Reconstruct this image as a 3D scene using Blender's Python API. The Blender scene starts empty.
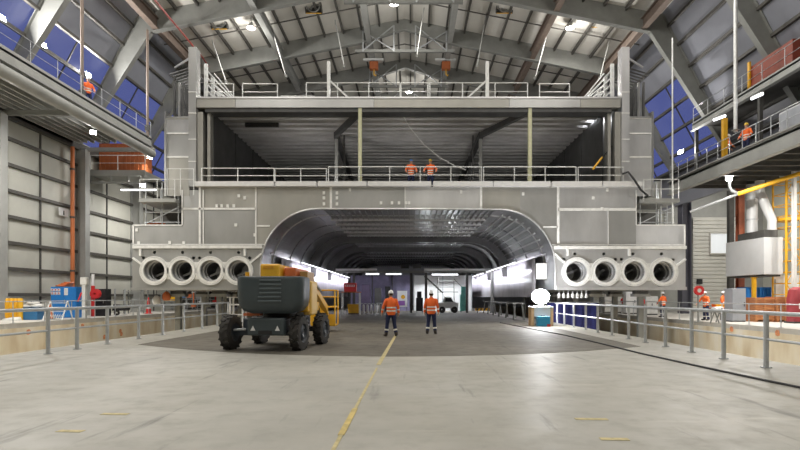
import bpy, bmesh, math, random
from mathutils import Vector, Matrix
random.seed(7)
C = bpy.context.scene.collection
SC = bpy.context.scene
F, VX, VY, H = 533.333, 411.0, 297.0, 1.55
PI = math.pi

def at(px, py, Y):
    """world point at depth Y that the photograph shows at (px, py)"""
    return Vector(((px - VX) * Y / F, Y, H + (VY - py) * Y / F))
def wx(px, Y): return (px - VX) * Y / F
def wz(py, Y): return H + (VY - py) * Y / F

WL = {}                                     # world origin of every parent

# ------------------------------------------------------------------ materials
MATS = {}
def M(name, col, rough=.5, metal=0.0, var=.12, scale=2.0, bump=0.0, stretch=(1, 1, 1), emit=0, spec=.5, rvar=0.0):
    if name in MATS: return MATS[name]
    m = bpy.data.materials.new(name); m.use_nodes = True
    nt = m.node_tree; b = nt.nodes['Principled BSDF']
    tc = nt.nodes.new('ShaderNodeTexCoord'); mp = nt.nodes.new('ShaderNodeMapping')
    mp.inputs['Scale'].default_value = stretch
    n = nt.nodes.new('ShaderNodeTexNoise'); n.inputs['Scale'].default_value = scale; n.inputs['Detail'].default_value = 5
    n.inputs['Roughness'].default_value = .6
    r = nt.nodes.new('ShaderNodeValToRGB')
    r.color_ramp.elements[0].position = .3; r.color_ramp.elements[1].position = .7
    r.color_ramp.elements[0].color = tuple(max(0, c * (1 - var)) for c in col) + (1,)
    r.color_ramp.elements[1].color = tuple(min(1, c * (1 + var)) for c in col) + (1,)
    L = nt.links.new
    L(tc.outputs['Object'], mp.inputs['Vector']); L(mp.outputs['Vector'], n.inputs['Vector'])
    L(n.outputs['Fac'], r.inputs['Fac']); L(r.outputs['Color'], b.inputs['Base Color'])
    b.inputs['Roughness'].default_value = rough; b.inputs['Metallic'].default_value = metal
    b.inputs['Specular IOR Level'].default_value = spec
    if rvar:
        mr = nt.nodes.new('ShaderNodeMapRange'); mr.inputs['To Min'].default_value = rough - rvar; mr.inputs['To Max'].default_value = rough + rvar
        L(n.outputs['Fac'], mr.inputs['Value']); L(mr.outputs['Result'], b.inputs['Roughness'])
    if bump:
        bp = nt.nodes.new('ShaderNodeBump'); bp.inputs['Strength'].default_value = bump; bp.inputs['Distance'].default_value = .05
        L(n.outputs['Fac'], bp.inputs['Height']); L(bp.outputs['Normal'], b.inputs['Normal'])
    if emit:
        b.inputs['Emission Color'].default_value = tuple(col) + (1,); b.inputs['Emission Strength'].default_value = emit
    MATS[name] = m
    return m

alu = M('aluminium', (.46, .46, .455), .40, .8, .12, .55, .02, (1, 1, .45), rvar=.1)
alu_b = M('aluminium_bright', (.68, .68, .69), .38, .75, .14, .6, .02, (1, 1, .4), rvar=.1)
alu_d = M('aluminium_dull', (.43, .42, .39), .48, .7, .12, .6, .02, (1, 1, .5), rvar=.1)
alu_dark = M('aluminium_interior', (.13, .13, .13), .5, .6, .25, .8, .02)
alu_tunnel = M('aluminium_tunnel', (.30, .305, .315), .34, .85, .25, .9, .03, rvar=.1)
weld = M('seam_white', (.92, .92, .90), .6, .1, .1, 4)
flange_m = M('flange_white', (.86, .86, .84), .5, .2, .12, 3)
duct_m = M('duct_metal', (.40, .40, .41), .38, .7, .2, 3)
black = M('black', (.018, .018, .02), .6, 0, .2, 5)
post_y = M('post_pale_green', (.62, .62, .42), .55, 0, .08, 3)
galv = M('galvanised_steel', (.52, .54, .56), .42, .55, .12, 5)
galv_w = M('galvanised_light', (.74, .75, .74), .45, .3, .1, 5)
steel = M('grey_steel', (.27, .275, .26), .6, .1, .12, 1.2)
steel_l = M('light_grey_steel', (.36, .365, .35), .6, .1, .1, 1.2)
steel_d = M('dark_steel', (.085, .083, .078), .6, .1, .2, 2)
brown = M('brown_steel', (.22, .17, .14), .6, .1, .15, 2)
orange_p = M('orange_paint', (.62, .16, .05), .5, 0, .12, 1.5)
orange_c = M('orange_container', (.36, .10, .03), .55, 0, .2, 1.0)
concrete = M('concrete', (.50, .48, .44), .8, 0, .18, 1.2, .05)
pit_conc = None
white_p = M('white_paint', (.8, .8, .8), .5, 0, .05, 3)
offwhite = M('off_white', (.68, .67, .64), .6, 0, .1, 3)
blue_p = M('blue_paint', (.02, .19, .55), .4, 0, .1, 2)
yellow_p = M('yellow_paint', (.78, .42, .02), .45, 0, .12, 2)
yellow_l = M('lift_yellow', (.85, .47, .03), .38, 0, .08, 2)
red_p = M('red_paint', (.62, .03, .03), .45, 0, .12, 2)
grey_p = M('grey_paint', (.38, .40, .44), .5, 0, .08, 2)
slate = M('slate_paint', (.048, .063, .072), .42, 0, .1, 2, spec=.5)
navy = M('navy_paint', (.035, .045, .06), .45, 0, .1, 2)
rubber = M('rubber', (.045, .042, .04), .85, 0, .25, 6, .1)
hiviz = M('hi_vis_orange', (1.0, .17, .03), .75, 0, .1, 12)
navy_cloth = M('navy_cloth', (.015, .022, .07), .85, 0, .2, 12)
tape = M('reflective_tape', (.88, .86, .80), .5, .1, .04, 9)
skin_m = M('skin', (.62, .38, .27), .6, 0, .06, 9)
hat_w = M('helmet_white', (.85, .85, .86), .35, 0, .02, 5)
hat_y = M('helmet_yellow', (.86, .62, .08), .35, 0, .02, 5)
hat_b = M('helmet_blue', (.05, .22, .62), .35, 0, .02, 5)
boot_m = M('boot', (.04, .03, .025), .7, 0, .2, 9)
hair_m = M('hair', (.06, .04, .03), .8, 0, .2, 20)
timber = M('timber', (.55, .25, .10), .7, 0, .25, 3, 0, (1, 1, 5))
sheet_w = M('plastic_sheet', (.84, .81, .90), .32, 0, .15, 1.5, .25, (1, 1, .4))
lamp_glow = M('lamp_glow', (1.0, .97, .92), .5, 0, 0, 1, emit=60)
tube_glow = M('tube_glow', (.95, .96, 1.0), .5, 0, 0, 1, emit=4)
work_glow = M('work_lamp_glow', (.97, .98, 1.0), .5, 0, 0, 1, emit=130)
wall_m = M('wall_panel', (.60, .60, .54), .55, .05, .08, .5)
roof_m = M('roof_sheet', (.76, .74, .69), .6, .05, .08, .4)
clad_m = M('cladding_grey', (.27, .28, .32), .55, .05, .08, .6)
purlin_m = M('purlin_dark', (.10, .095, .085), .6, .1, .2, 2)
hood_m = M('hood_grey', (.62, .63, .64), .45, .1, .05, 1)

def floor_material(name, c0, c1, rough, dark_marks=.6):
    m = bpy.data.materials.new(name); m.use_nodes = True
    nt = m.node_tree; b = nt.nodes['Principled BSDF']; L = nt.links.new
    tc = nt.nodes.new('ShaderNodeTexCoord')
    def noise(scale, st=(1, 1, 1), det=6, rot=0):
        mp = nt.nodes.new('ShaderNodeMapping'); mp.inputs['Scale'].default_value = st; mp.inputs['Rotation'].default_value = (0, 0, rot)
        n = nt.nodes.new('ShaderNodeTexNoise'); n.inputs['Scale'].default_value = scale; n.inputs['Detail'].default_value = det
        n.inputs['Roughness'].default_value = .62
        L(tc.outputs['Object'], mp.inputs['Vector']); L(mp.outputs['Vector'], n.inputs['Vector']); return n
    def mix(a, bcol, fac, mode='MIX'):
        x = nt.nodes.new('ShaderNodeMix'); x.data_type = 'RGBA'; x.blend_type = mode
        for sock, v in ((x.inputs['Factor'], fac), (x.inputs['A'], a), (x.inputs['B'], bcol)):
            if isinstance(v, (int, float)): sock.default_value = v
            elif isinstance(v, tuple): sock.default_value = v + (1,)
            else: L(v, sock)
        return x.outputs['Result']
    def ramp(n, p0, p1, v0=0, v1=1):
        r = nt.nodes.new('ShaderNodeMapRange'); r.inputs['From Min'].default_value = p0; r.inputs['From Max'].default_value = p1
        r.inputs['To Min'].default_value = v0; r.inputs['To Max'].default_value = v1
        L(n.outputs['Fac'], r.inputs['Value']); return r.outputs['Result']
    n1 = noise(.35, det=8); n2 = noise(2.2); n3 = noise(1.1, (2.4, .25, 1), rot=.35); n4 = noise(1.3, (.3, 2.2, 1), rot=-.2); n5 = noise(.12)
    col = mix(c0, c1, ramp(n1, .35, .65))
    col = mix(col, tuple(c * .78 for c in c0), ramp(n2, .5, .72, 0, .5))
    col = mix(col, tuple(c * .55 for c in c0), ramp(n3, .60, .70, 0, dark_marks))
    col = mix(col, tuple(min(1, c * 1.25) for c in c1), ramp(n4, .60, .70, 0, .5))
    col = mix(col, (c0[0] * .85, c0[1] * .80, c0[2] * .70), ramp(n5, .45, .65, 0, .5))
    L(col, b.inputs['Base Color'])
    L(ramp(n2, .3, .7, rough - .08, rough + .12), b.inputs['Roughness'])
    bp = nt.nodes.new('ShaderNodeBump'); bp.inputs['Strength'].default_value = .12; bp.inputs['Distance'].default_value = .03
    L(n2.outputs['Fac'], bp.inputs['Height']); L(bp.outputs['Normal'], b.inputs['Normal'])
    MATS[name] = m; return m
floor_m = floor_material('floor_concrete', (.33, .32, .285), (.43, .415, .372), .50, .9)
dark_floor_m = floor_material('dark_floor_concrete', (.10, .089, .070), (.155, .139, .112), .66, .9)
plat_m = floor_material('platform_concrete', (.50, .48, .44), (.60, .58, .54), .6, .3)

def pit_material():
    m = bpy.data.materials.new('pit_wall_concrete'); m.use_nodes = True
    nt = m.node_tree; b = nt.nodes['Principled BSDF']; L = nt.links.new
    tc = nt.nodes.new('ShaderNodeTexCoord'); n = nt.nodes.new('ShaderNodeTexNoise'); n.inputs['Scale'].default_value = .8; n.inputs['Detail'].default_value = 7
    mp = nt.nodes.new('ShaderNodeMapping'); mp.inputs['Scale'].default_value = (1, 1, .35)
    L(tc.outputs['Object'], mp.inputs['Vector']); L(mp.outputs['Vector'], n.inputs['Vector'])
    r = nt.nodes.new('ShaderNodeValToRGB'); e = r.color_ramp.elements
    e[0].position, e[0].color = .30, (.62, .50, .33, 1); e[1].position, e[1].color = .72, (.86, .83, .76, 1)
    k = e.new(.52); k.color = (.80, .72, .56, 1)
    L(n.outputs['Fac'], r.inputs['Fac']); L(r.outputs['Color'], b.inputs['Base Color']); b.inputs['Roughness'].default_value = .8
    return m
pit_conc = pit_material()

def glass_material():
    m = bpy.data.materials.new('blue_dusk_glazing'); m.use_nodes = True
    nt = m.node_tree; L = nt.links.new; out = nt.nodes['Material Output']; nt.nodes.remove(nt.nodes['Principled BSDF'])
    t = nt.nodes.new('ShaderNodeBsdfTransparent'); t.inputs['Color'].default_value = (.93, .95, 1, 1)
    g = nt.nodes.new('ShaderNodeBsdfGlossy'); g.inputs['Roughness'].default_value = .15; g.inputs['Color'].default_value = (.8, .8, .85, 1)
    mx = nt.nodes.new('ShaderNodeMixShader'); mx.inputs[0].default_value = .08
    L(t.outputs[0], mx.inputs[1]); L(g.outputs[0], mx.inputs[2]); L(mx.outputs[0], out.inputs['Surface'])
    return m
glazing_m = glass_material()

# ------------------------------------------------------------------ mesh builder
class MB:
    def __init__(s): s.v = []; s.f = []
    def add(s, vs, fs):
        o = len(s.v); s.v += [Vector(p) for p in vs]; s.f += [tuple(i + o for i in f) for f in fs]; return s
    def box(s, x0, x1, y0, y1, z0, z1):
        return s.add([(x0, y0, z0), (x1, y0, z0), (x1, y1, z0), (x0, y1, z0), (x0, y0, z1), (x1, y0, z1), (x1, y1, z1), (x0, y1, z1)],
                     [(0, 3, 2, 1), (4, 5, 6, 7), (0, 1, 5, 4), (1, 2, 6, 5), (2, 3, 7, 6), (3, 0, 4, 7)])
    def cbox(s, c, sx, sy, sz, rz=0):
        k = len(s.v); s.box(-sx / 2, sx / 2, -sy / 2, sy / 2, -sz / 2, sz / 2)
        R = Matrix.Rotation(rz, 3, 'Z')
        for i in range(k, len(s.v)): s.v[i] = R @ s.v[i] + Vector(c)
        return s
    def bar(s, p0, p1, w, h, up=(0, 0, 1)):
        p0 = Vector(p0); p1 = Vector(p1); d = (p1 - p0).normalized(); up = Vector(up)
        if abs(d.dot(up)) > .98: up = Vector((0, 1, 0))
        a = d.cross(up).normalized() * w / 2; b = d.cross(a).normalized() * h / 2
        vs = [p + q for p in (p0, p1) for q in (a + b, a - b, -a - b, b - a)]
        return s.add(vs, [(0, 1, 2, 3), (7, 6, 5, 4), (0, 4, 5, 1), (1, 5, 6, 2), (2, 6, 7, 3), (3, 7, 4, 0)])
    def path(s, pts, r, n=8, cap=True, ry=None):
        """tube along points; r a number or list"""
        pts = [Vector(p) for p in pts]; m = len(pts)
        rs = r if isinstance(r, (list, tuple)) else [r] * m
        o = len(s.v); prev = None
        for i, p in enumerate(pts):
            d = (pts[min(i + 1, m - 1)] - pts[max(i - 1, 0)]).normalized()
            if prev is None:
                u = Vector((0, 0, 1)) if abs(d.z) < .9 else Vector((0, 1, 0))
                a = d.cross(u).normalized()
            else:
                a = (prev - d * prev.dot(d)).normalized()
            prev = a; b = d.cross(a)
            for k in range(n):
                t = 2 * PI * k / n
                s.v.append(p + (a * math.cos(t) + b * math.sin(t)) * rs[i])
        for i in range(m - 1):
            for k in range(n):
                s.f.append((o + i * n + k, o + i * n + (k + 1) % n, o + (i + 1) * n + (k + 1) % n, o + (i + 1) * n + k))
        if cap:
            s.f.append(tuple(o + k for k in reversed(range(n)))); s.f.append(tuple(o + (m - 1) * n + k for k in range(n)))
        return s
    def rings(s, rings, n=16, cap=True):
        """elliptical rings [(centre, rx, ry)] in horizontal planes, joined"""
        o = len(s.v); m = len(rings)
        for c, rx, ry in rings:
            for k in range(n):
                t = 2 * PI * k / n; s.v.append(Vector(c) + Vector((rx * math.cos(t), ry * math.sin(t), 0)))
        for i in range(m - 1):
            for k in range(n): s.f.append((o + i * n + k, o + i * n + (k + 1) % n, o + (i + 1) * n + (k + 1) % n, o + (i + 1) * n + k))
        if cap:
            s.f.append(tuple(o + k for k in reversed(range(n)))); s.f.append(tuple(o + (m - 1) * n + k for k in range(n)))
        return s
    def lathe(s, c, prof, axis='Y', n=32, closed=False):
        """revolve [(r, h)] round an axis through c"""
        o = len(s.v); m = len(prof); c = Vector(c)
        for r, h in prof:
            for k in range(n):
                t = 2 * PI * k / n; a, b = r * math.cos(t), r * math.sin(t)
                s.v.append(c + Vector({'Y': (a, h, b), 'Z': (a, b, h), 'X': (h, a, b)}[axis]))
        rng = range(m) if closed else range(m - 1)
        for i in rng:
            j = (i + 1) % m
            for k in range(n): s.f.append((o + i * n + k, o + i * n + (k + 1) % n, o + j * n + (k + 1) % n, o + j * n + k))
        if not closed:
            if prof[0][0] > 1e-4 and prof[0][0] < .0: pass
        return s
    def disc(s, c, r, axis='Y', n=24, h=.02):
        return s.lathe(c, [(1e-4, -h / 2), (r, -h / 2), (r, h / 2), (1e-4, h / 2)], axis, n)
    def prism(s, poly, a0, a1, plane='XZ'):
        """polygon extruded along the third axis"""
        n = len(poly)
        def P(u, v, w): return {'XZ': (u, w, v), 'XY': (u, v, w), 'YZ': (w, u, v)}[plane]
        vs = [P(u, v, a0) for u, v in poly] + [P(u, v, a1) for u, v in poly]
        fs = [tuple(range(n)), tuple(reversed(range(n, 2 * n)))] + [(i, n + i, n + (i + 1) % n, (i + 1) % n) for i in range(n)]
        return s.add(vs, fs)
    def strip(s, line, a0, a1, plane='XZ', steps=1):
        """open polyline swept along the third axis"""
        n = len(line)
        def P(u, v, w): return {'XZ': (u, w, v), 'XY': (u, v, w), 'YZ': (w, u, v)}[plane]
        vs = []; fs = []
        for k in range(steps + 1):
            w = a0 + (a1 - a0) * k / steps; vs += [P(u, v, w) for u, v in line]
        for k in range(steps):
            for i in range(n - 1): fs.append((k * n + i, k * n + i + 1, (k + 1) * n + i + 1, (k + 1) * n + i))
        return s.add(vs, fs)
    def build(s, name, mat, parent=None, smooth=False, bevel=0, solid=0, local=False):
        off = Vector((0, 0, 0)) if (parent is None or local) else WL.get(parent.name, Vector((0, 0, 0)))
        me = bpy.data.meshes.new(name); me.from_pydata([p - off for p in s.v], [], s.f); me.update()
        bm = bmesh.new(); bm.from_mesh(me)
        if not solid: bmesh.ops.recalc_face_normals(bm, faces=bm.faces)
        bm.to_mesh(me); bm.free()
        me.materials.append(mat)
        if smooth:
            for p in me.polygons: p.use_smooth = True
        o = bpy.data.objects.new(name, me); C.objects.link(o)
        if parent is not None: o.parent = parent; WL[o.name] = off
        else: WL[o.name] = Vector((0, 0, 0))
        if bevel:
            md = o.modifiers.new('bevel', 'BEVEL'); md.width = bevel; md.segments = 2; md.limit_method = 'ANGLE'
        if solid:
            md = o.modifiers.new('solid', 'SOLIDIFY'); md.thickness = solid; md.offset = 0
        if smooth:
            try: me.set_sharp_from_angle(angle=math.radians(40))
            except Exception: pass
        return o

def tag(o, label, cat, group=None, kind=None):
    if label: o['label'] = label
    if cat: o['category'] = cat
    if group: o['group'] = group
    if kind: o['kind'] = kind
    return o
def struct(o, label=None):
    o['kind'] = 'structure'
    if label: o['label'] = label
    return o
def thing(name, label, cat, loc=(0, 0, 0), rz=0, group=None):
    o = bpy.data.objects.new(name, None); C.objects.link(o); o.empty_display_size = .3
    o.location = loc; o.rotation_euler = (0, 0, rz); WL[o.name] = Vector(loc)
    return tag(o, label, cat, group)
def copy_tree(o, loc, label=None, rz=None, group=None):
    r = o.copy(); C.objects.link(r); r.location = loc
    if rz is not None: r.rotation_euler = (0, 0, rz)
    if label: r['label'] = label
    if group: r['group'] = group
    def kids(src, dst):
        for ch in list(src.children):
            c = ch.copy(); C.objects.link(c); c.parent = dst; kids(ch, c)
    kids(o, r); WL[r.name] = Vector(loc)
    return r
def along(pts, d):
    """points every ~d along a polyline"""
    pts = [Vector(p) for p in pts]; out = []
    for a, b in zip(pts, pts[1:]):
        n = max(1, round((b - a).length / d))
        out += [a.lerp(b, i / n) for i in range(n)]
    return out + [pts[-1]]
def railing(parent, base, h, d, mat, r=.03, mids=(.5,), top='top_rail', mid='mid_rail', post='post', posts=None, toe=0, rp=None):
    """guard rail over a base polyline: rails and each post a part of the parent"""
    base = [Vector(p) for p in base]; up = Vector((0, 0, 1))
    t = MB().path([p + up * h for p in base], r, 8).build(top, mat, parent, True)
    for k in mids: MB().path([p + up * h * k for p in base], r * .8, 6).build(mid, mat, parent, True)
    if toe:
        for a, b in zip(base, base[1:]): MB().bar(a + up * (toe / 2 + .02), b + up * (toe / 2 + .02), .02, toe).build('toe_board', mat, parent)
    for p in (posts or along(base, d)):
        p = Vector(p)
        m = MB()
        m.path([p, p + up * h], rp or r, 8)
        m.build(post, mat, parent, True)
    return t
# ------------------------------------------------------------------ camera, world, view
cam_d = bpy.data.cameras.new('camera'); cam_d.sensor_width = 36; cam_d.lens = 24; cam_d.clip_end = 400
cam_d.shift_x = -11 / 800; cam_d.shift_y = 72 / 800
cam = bpy.data.objects.new('camera', cam_d); C.objects.link(cam); cam.location = (0, 0, H); cam.rotation_euler = (PI / 2, 0, 0)
SC.camera = cam
vs = SC.view_settings; vs.view_transform = 'Standard'; vs.look = 'None'; vs.gamma = 1; vs.exposure = 0.0; vs.use_curve_mapping = False
w = bpy.data.worlds.new('dusk'); SC.world = w; w.use_nodes = True
bg = w.node_tree.nodes['Background']; bg.inputs['Color'].default_value = (.13, .155, .40, 1); bg.inputs['Strength'].default_value = .8
SC.cycles.max_bounces = 6; SC.cycles.diffuse_bounces = 4; SC.cycles.glossy_bounces = 3; SC.cycles.transparent_max_bounces = 8
SC.cycles.sample_clamp_indirect = 6; SC.cycles.caustics_reflective = False; SC.cycles.caustics_refractive = False

# ------------------------------------------------------------------ levels
LP, RP = .22, 0.10          # heights of the far platforms
LX, RX = -20.0, 17.3       # their edges
FL, FR = -10.9, 8.75       # edges of the main floor
WLX, WRX = -24.5, 33.0
Y0, Y1 = -20.0, 112.0

struct(MB().prism([(FL, Y0), (FR, Y0), (FR, Y1), (FL, Y1)], -4.5, 0, 'XY').build('floor', floor_m))
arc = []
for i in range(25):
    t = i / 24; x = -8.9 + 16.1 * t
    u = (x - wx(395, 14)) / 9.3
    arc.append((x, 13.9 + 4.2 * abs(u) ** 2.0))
struct(MB().prism(arc + [(7.5, 100), (-8.6, 100)], 0.001, .006, 'XY').build('floor_dark_area', dark_floor_m))  # arc-edged darker area laid over the main floor
struct(MB().box(WLX, LX, Y0, Y1, -4.5, LP).build('floor_platform_left', plat_m))
struct(MB().box(RX, WRX, Y0, Y1, -4.5, RP).build('floor_platform_right', plat_m))
struct(MB().box(LX, FL, Y0, Y1, -4.7, -4.5).build('floor_pit_left', pit_conc))
struct(MB().box(FR, RX, Y0, Y1, -4.7, -4.5).build('floor_pit_right', pit_conc))
struct(MB().strip([(LX + .012, -4.5), (LX + .012, LP - .25)], Y0, Y1).build('wall_pit_left', pit_conc, solid=.02))
struct(MB().strip([(RX - .012, -4.5), (RX - .012, RP - .25)], Y0, Y1).build('wall_pit_right', pit_conc, solid=.02))
paint_y = M('floor_paint_yellow', (.52, .40, .13), .6, 0, .35, 6)
paint_f = M('floor_paint_faded', (.50, .42, .20), .6, 0, .3, 8)
p0, p1, p2 = at(330, 456, H * F / (456 - VY)), at(377, 368, H * F / (368 - VY)), at(396, 335, H * F / (335 - VY))
q0, q1 = p0.lerp(p1, .12), p0.lerp(p1, .34)
struct(MB().bar((p0.x, p0.y, .004), (p1.x, p1.y, .004), .045, .006).build('trim_1', paint_f))
struct(MB().bar((q0.x, q0.y, .006), (q1.x, q1.y, .006), .075, .006).build('trim_7', paint_y))
struct(MB().bar((p1.x, p1.y + .5, .008), (p2.x, p2.y, .008), .10, .006).build('trim_2', paint_f))
for i, (a, b, y) in enumerate([(575, 607, 419), (600, 628, 439), (102, 129, 414), (58, 84, 431)]):
    Y = H * F / (y - VY)
    struct(MB().bar((wx(a, Y), Y, .003), (wx(b, Y), Y - .02, .003), .10, .004).build('trim_%d' % (i + 3), paint_f))
# spray-painted marks on the pit walls
mark_m = M('marker_orange', (.78, .30, .14), .7, 0, .4, 9)
for side, X, marks in ((-1, LX, [(28, 332), (82, 326), (104, 337), (120, 331), (121, 334)]), (1, RX, [(732, 329), (778, 333)])):
    for px, py in marks:
        Y = X * F / (px - VX); z = wz(py, Y)
        mb = MB(); s = -side * .03
        mb.prism([(Y - .17, z - .10), (Y - .02, z - .15), (Y + .12, z - .11), (Y + .16, z + .06), (Y + .05, z + .15), (Y - .12, z + .12)], X + s - .004, X + s + .004, 'YZ')
        struct(mb.build('trim_pit_mark', mark_m))

# ------------------------------------------------------------------ left wall, columns
struct(MB().box(WLX - .3, WLX, Y0, Y1, -.5, 13).build('wall_left', wall_m))
for i in range(8):
    z = 1.7 + 1.58 * i
    struct(MB().box(WLX, WLX + .16, Y0, Y1, z - .10, z + .10).build('wall_girt', purlin_m))
FRAMES = [15.7, 23.5, 31.3, 39.0, 46.8, 54.6, 62.4, 70.2, 78.0, 85.8, 93.6]
for y in FRAMES[1:]:
    struct(MB().box(WLX, WLX + .08, y + 3.85, y + 3.95, LP, 12.6).build('wall_post', steel_d))
def hsec(x0, x1, y, z0, z1, d=.42):
    mb = MB(); t = .05
    return mb.prism([(x0, y - d), (x0 + t, y - d), (x0 + t, y - .03), (x1 - t, y - .03), (x1 - t, y - d), (x1, y - d), (x1, y + d),
                     (x1 - t, y + d), (x1 - t, y + .03), (x0 + t, y + .03), (x0 + t, y + d), (x0, y + d)], z0, z1, 'XY')
for y in FRAMES[1:8]:
    struct(hsec(WLX + .02, WLX + .86, y - (.3 if y < 32 else 0), LP, 12.3, .28).build('column', steel_l))

# ------------------------------------------------------------------ roof frames, purlins, sheeting
RIDGE = (-.6, 26.0)
KL, KR = (-19.8, 22.3), (18.3, 22.3)
BL, BR = (-24.9, 12.6), (23.4, 12.6)
def roof_z(x):
    k = KL if x < RIDGE[0] else KR
    return k[1] + (RIDGE[1] - k[1]) * (x - k[0]) / (RIDGE[0] - k[0])
outer = [BL, KL, RIDGE, KR, BR]
inner = [(BR[0] - .6, BR[1]), (KR[0] - .85, KR[1] - 1.4), (3.2, roof_z(3.2) - 1.45), (RIDGE[0], RIDGE[1] - 1.0), (-4.3, roof_z(-4.3) - 1.45), (KL[0] + .85, KL[1] - 1.4), (BL[0] + .6, BL[1])]
for y in FRAMES[2:]:
    mb = MB()
    mb.prism(outer + inner, y - .04, y + .04)
    n = len(outer)
    for line in (outer, inner):
        for a, b in zip(line, line[1:]):
            mb.bar((a[0], y, a[1]), (b[0], y, b[1]), .42, .06, (0, 0, 1))
    struct(mb.build('roof_frame', steel))
    # ridge cross bracing under the apex
    zt_ = roof_z(3.4) - 2.1
    struct(MB().bar((-4.9, y, zt_), (3.8, y, zt_), .25, .22).build('roof_tie', steel))
    for xa, xb in ((-4.2, -1.5), (.4, 3.1)):
        mb = MB()
        za, zb = roof_z(xa) - .5, roof_z(xb) - .5; yb_ = y - .12
        mb.bar((xa, yb_, za), (xb, yb_, zt_), .09, .09).bar((xa, yb_, zt_), (xb, yb_, zb), .09, .09)
        mb.bar((xa, yb_, za), (xa, yb_, zt_ - .1), .12, .12).bar((xb, yb_, zb), (xb, yb_, zt_ - .1), .12, .12)
        struct(mb.build('roof_brace', galv))
yA, yB = -20, 112
mid_w = .66    # along the sloping wall: cladding begins here
struct(MB().strip([KL, RIDGE], yA, yB).build('ceiling', roof_m, solid=.12))
struct(MB().strip([RIDGE, KR], yA, yB).build('ceiling', roof_m, solid=.12))
for side, K, B in ((-1, KL, BL), (1, KR, BR)):
    P = lambda t: (B[0] + (K[0] - B[0]) * t + side * .12, B[1] + (K[1] - B[1]) * t)
    if side > 0: struct(MB().strip([P(0), P(.602)], yA, 39).build('wall_right_slope', clad_m, solid=.1))
    struct(MB().strip([P(0), P(.602)], 78, yB).build('wall_left_slope' if side < 0 else 'wall_right_slope', clad_m, solid=.1))
    if side < 0: struct(MB().strip([P(0), P(.602)], yA, 23.5).build('wall_left_slope', clad_m, solid=.1))
    struct(MB().strip([P(.60), (K[0] + side * .02, K[1] + .04)], yA, yB).build('wall_left_upper' if side < 0 else 'wall_right_upper', clad_m, solid=.1))
    for t in (.12, .28, .44, .60, .76, .90):
        a = P(t); struct(MB().bar((a[0] - side * .12, yA, a[1]), (a[0] - side * .12, yB, a[1]), .2, .2).build('wall_girt', purlin_m))
    for i, (ya, yb) in enumerate(zip(FRAMES[1:], FRAMES[2:])):
        if (side > 0 and ya < 38) or ya > 72: continue
        k = (1 if side < 0 else 20) + i
        g = MB().strip([P(.0), P(.60)], ya + .05, yb - .05).build('window_%d' % k, glazing_m, solid=.03)
        struct(g)
        for t in (.33, .66):
            ym = ya + (yb - ya) * (.5 if t == .33 else .5)
            if t == .66: continue
            mm = MB().bar((P(0)[0], ym, P(0)[1]), (P(.6)[0], ym, P(.6)[1]), .07, .09).build('window_mullion', purlin_m, g)
for side in (-1, 1):
    x = RIDGE[0]
    k = KL if side < 0 else KR
    n = 12
    for i in range(n):
        t = (i + .35) / n; X = RIDGE[0] + (k[0] - RIDGE[0]) * t
        struct(MB().box(X - .07, X + .07, yA, yB, roof_z(X) - .34, roof_z(X) - .07).build('roof_purlin', purlin_m))
for X, m in ((-18.6, brown), (-11.4, steel_l), (-3.7, steel_l), (3.4, steel_l), (10.6, brown), (17.0, brown)):
    z = roof_z(X) - 1.0
    mb = MB().box(X - .05, X + .05, yA, yB, z - .4, z + .3).box(X - .22, X + .22, yA, yB, z - .46, z - .39).box(X - .22, X + .22, yA, yB, z + .3, z + .36)
    struct(mb.build('roof_beam', m))
struct(MB().box(-25, 24, 112, 112.3, 13.9, 27).build('wall_back', clad_m))
struct(MB().box(-25, 34, 112, 112.3, -4.6, 14).build('wall_back_lower', clad_m))
# red sprinkler main under the left roof slope
pl = [at(150, -6, 33), at(203, 58, 45), at(212, 72, 48)]
tag(MB().path(pl, .06, 8).build('sprinkler_pipe', M('pipe_dark_red', (.30, .05, .04), .5, 0, .1, 2), None, True), 'red sprinkler main running under the left roof slope', 'pipe')
# horizontal conduit lines running across the roof between the frames
for y in (42.8, 50.5):
    struct(MB().path([(KL[0], y, roof_z(KL[0]) - .5), (RIDGE[0], y, RIDGE[1] - .5), (KR[0], y, roof_z(KR[0]) - .5)], .05, 6).build('trim_%d' % int(y), purlin_m))

# ------------------------------------------------------------------ right aisle shell
struct(MB().box(22.6, WRX, Y0, 50, 12.4, 12.6).build('ceiling_aisle', steel_d))
struct(MB().box(23.4, 23.7, Y0, 50, 9.6, 12.7).build('wall_right', clad_m))
struct(MB().box(23.8, WRX, 50, 50.2, 0, 12.6).build('wall_right_back', steel_l))
struct(MB().box(WRX, WRX + .2, Y0, 50, 0, 12.6).build('wall_right_aisle', wall_m))
struct(hsec(23.6, 24.4, 46.8, RP, 12.4).build('column', M('column_slate', (.12, .12, .15), .5, 0, .1, 2)))
struct(MB().box(23.5, 23.8, 50.2, Y1, -1, 12.7).build('wall_right_far', wall_m))
struct(MB().box(-25.2, 34, -20.4, -20, -4.6, 27).build('wall_front', wall_m))
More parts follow.
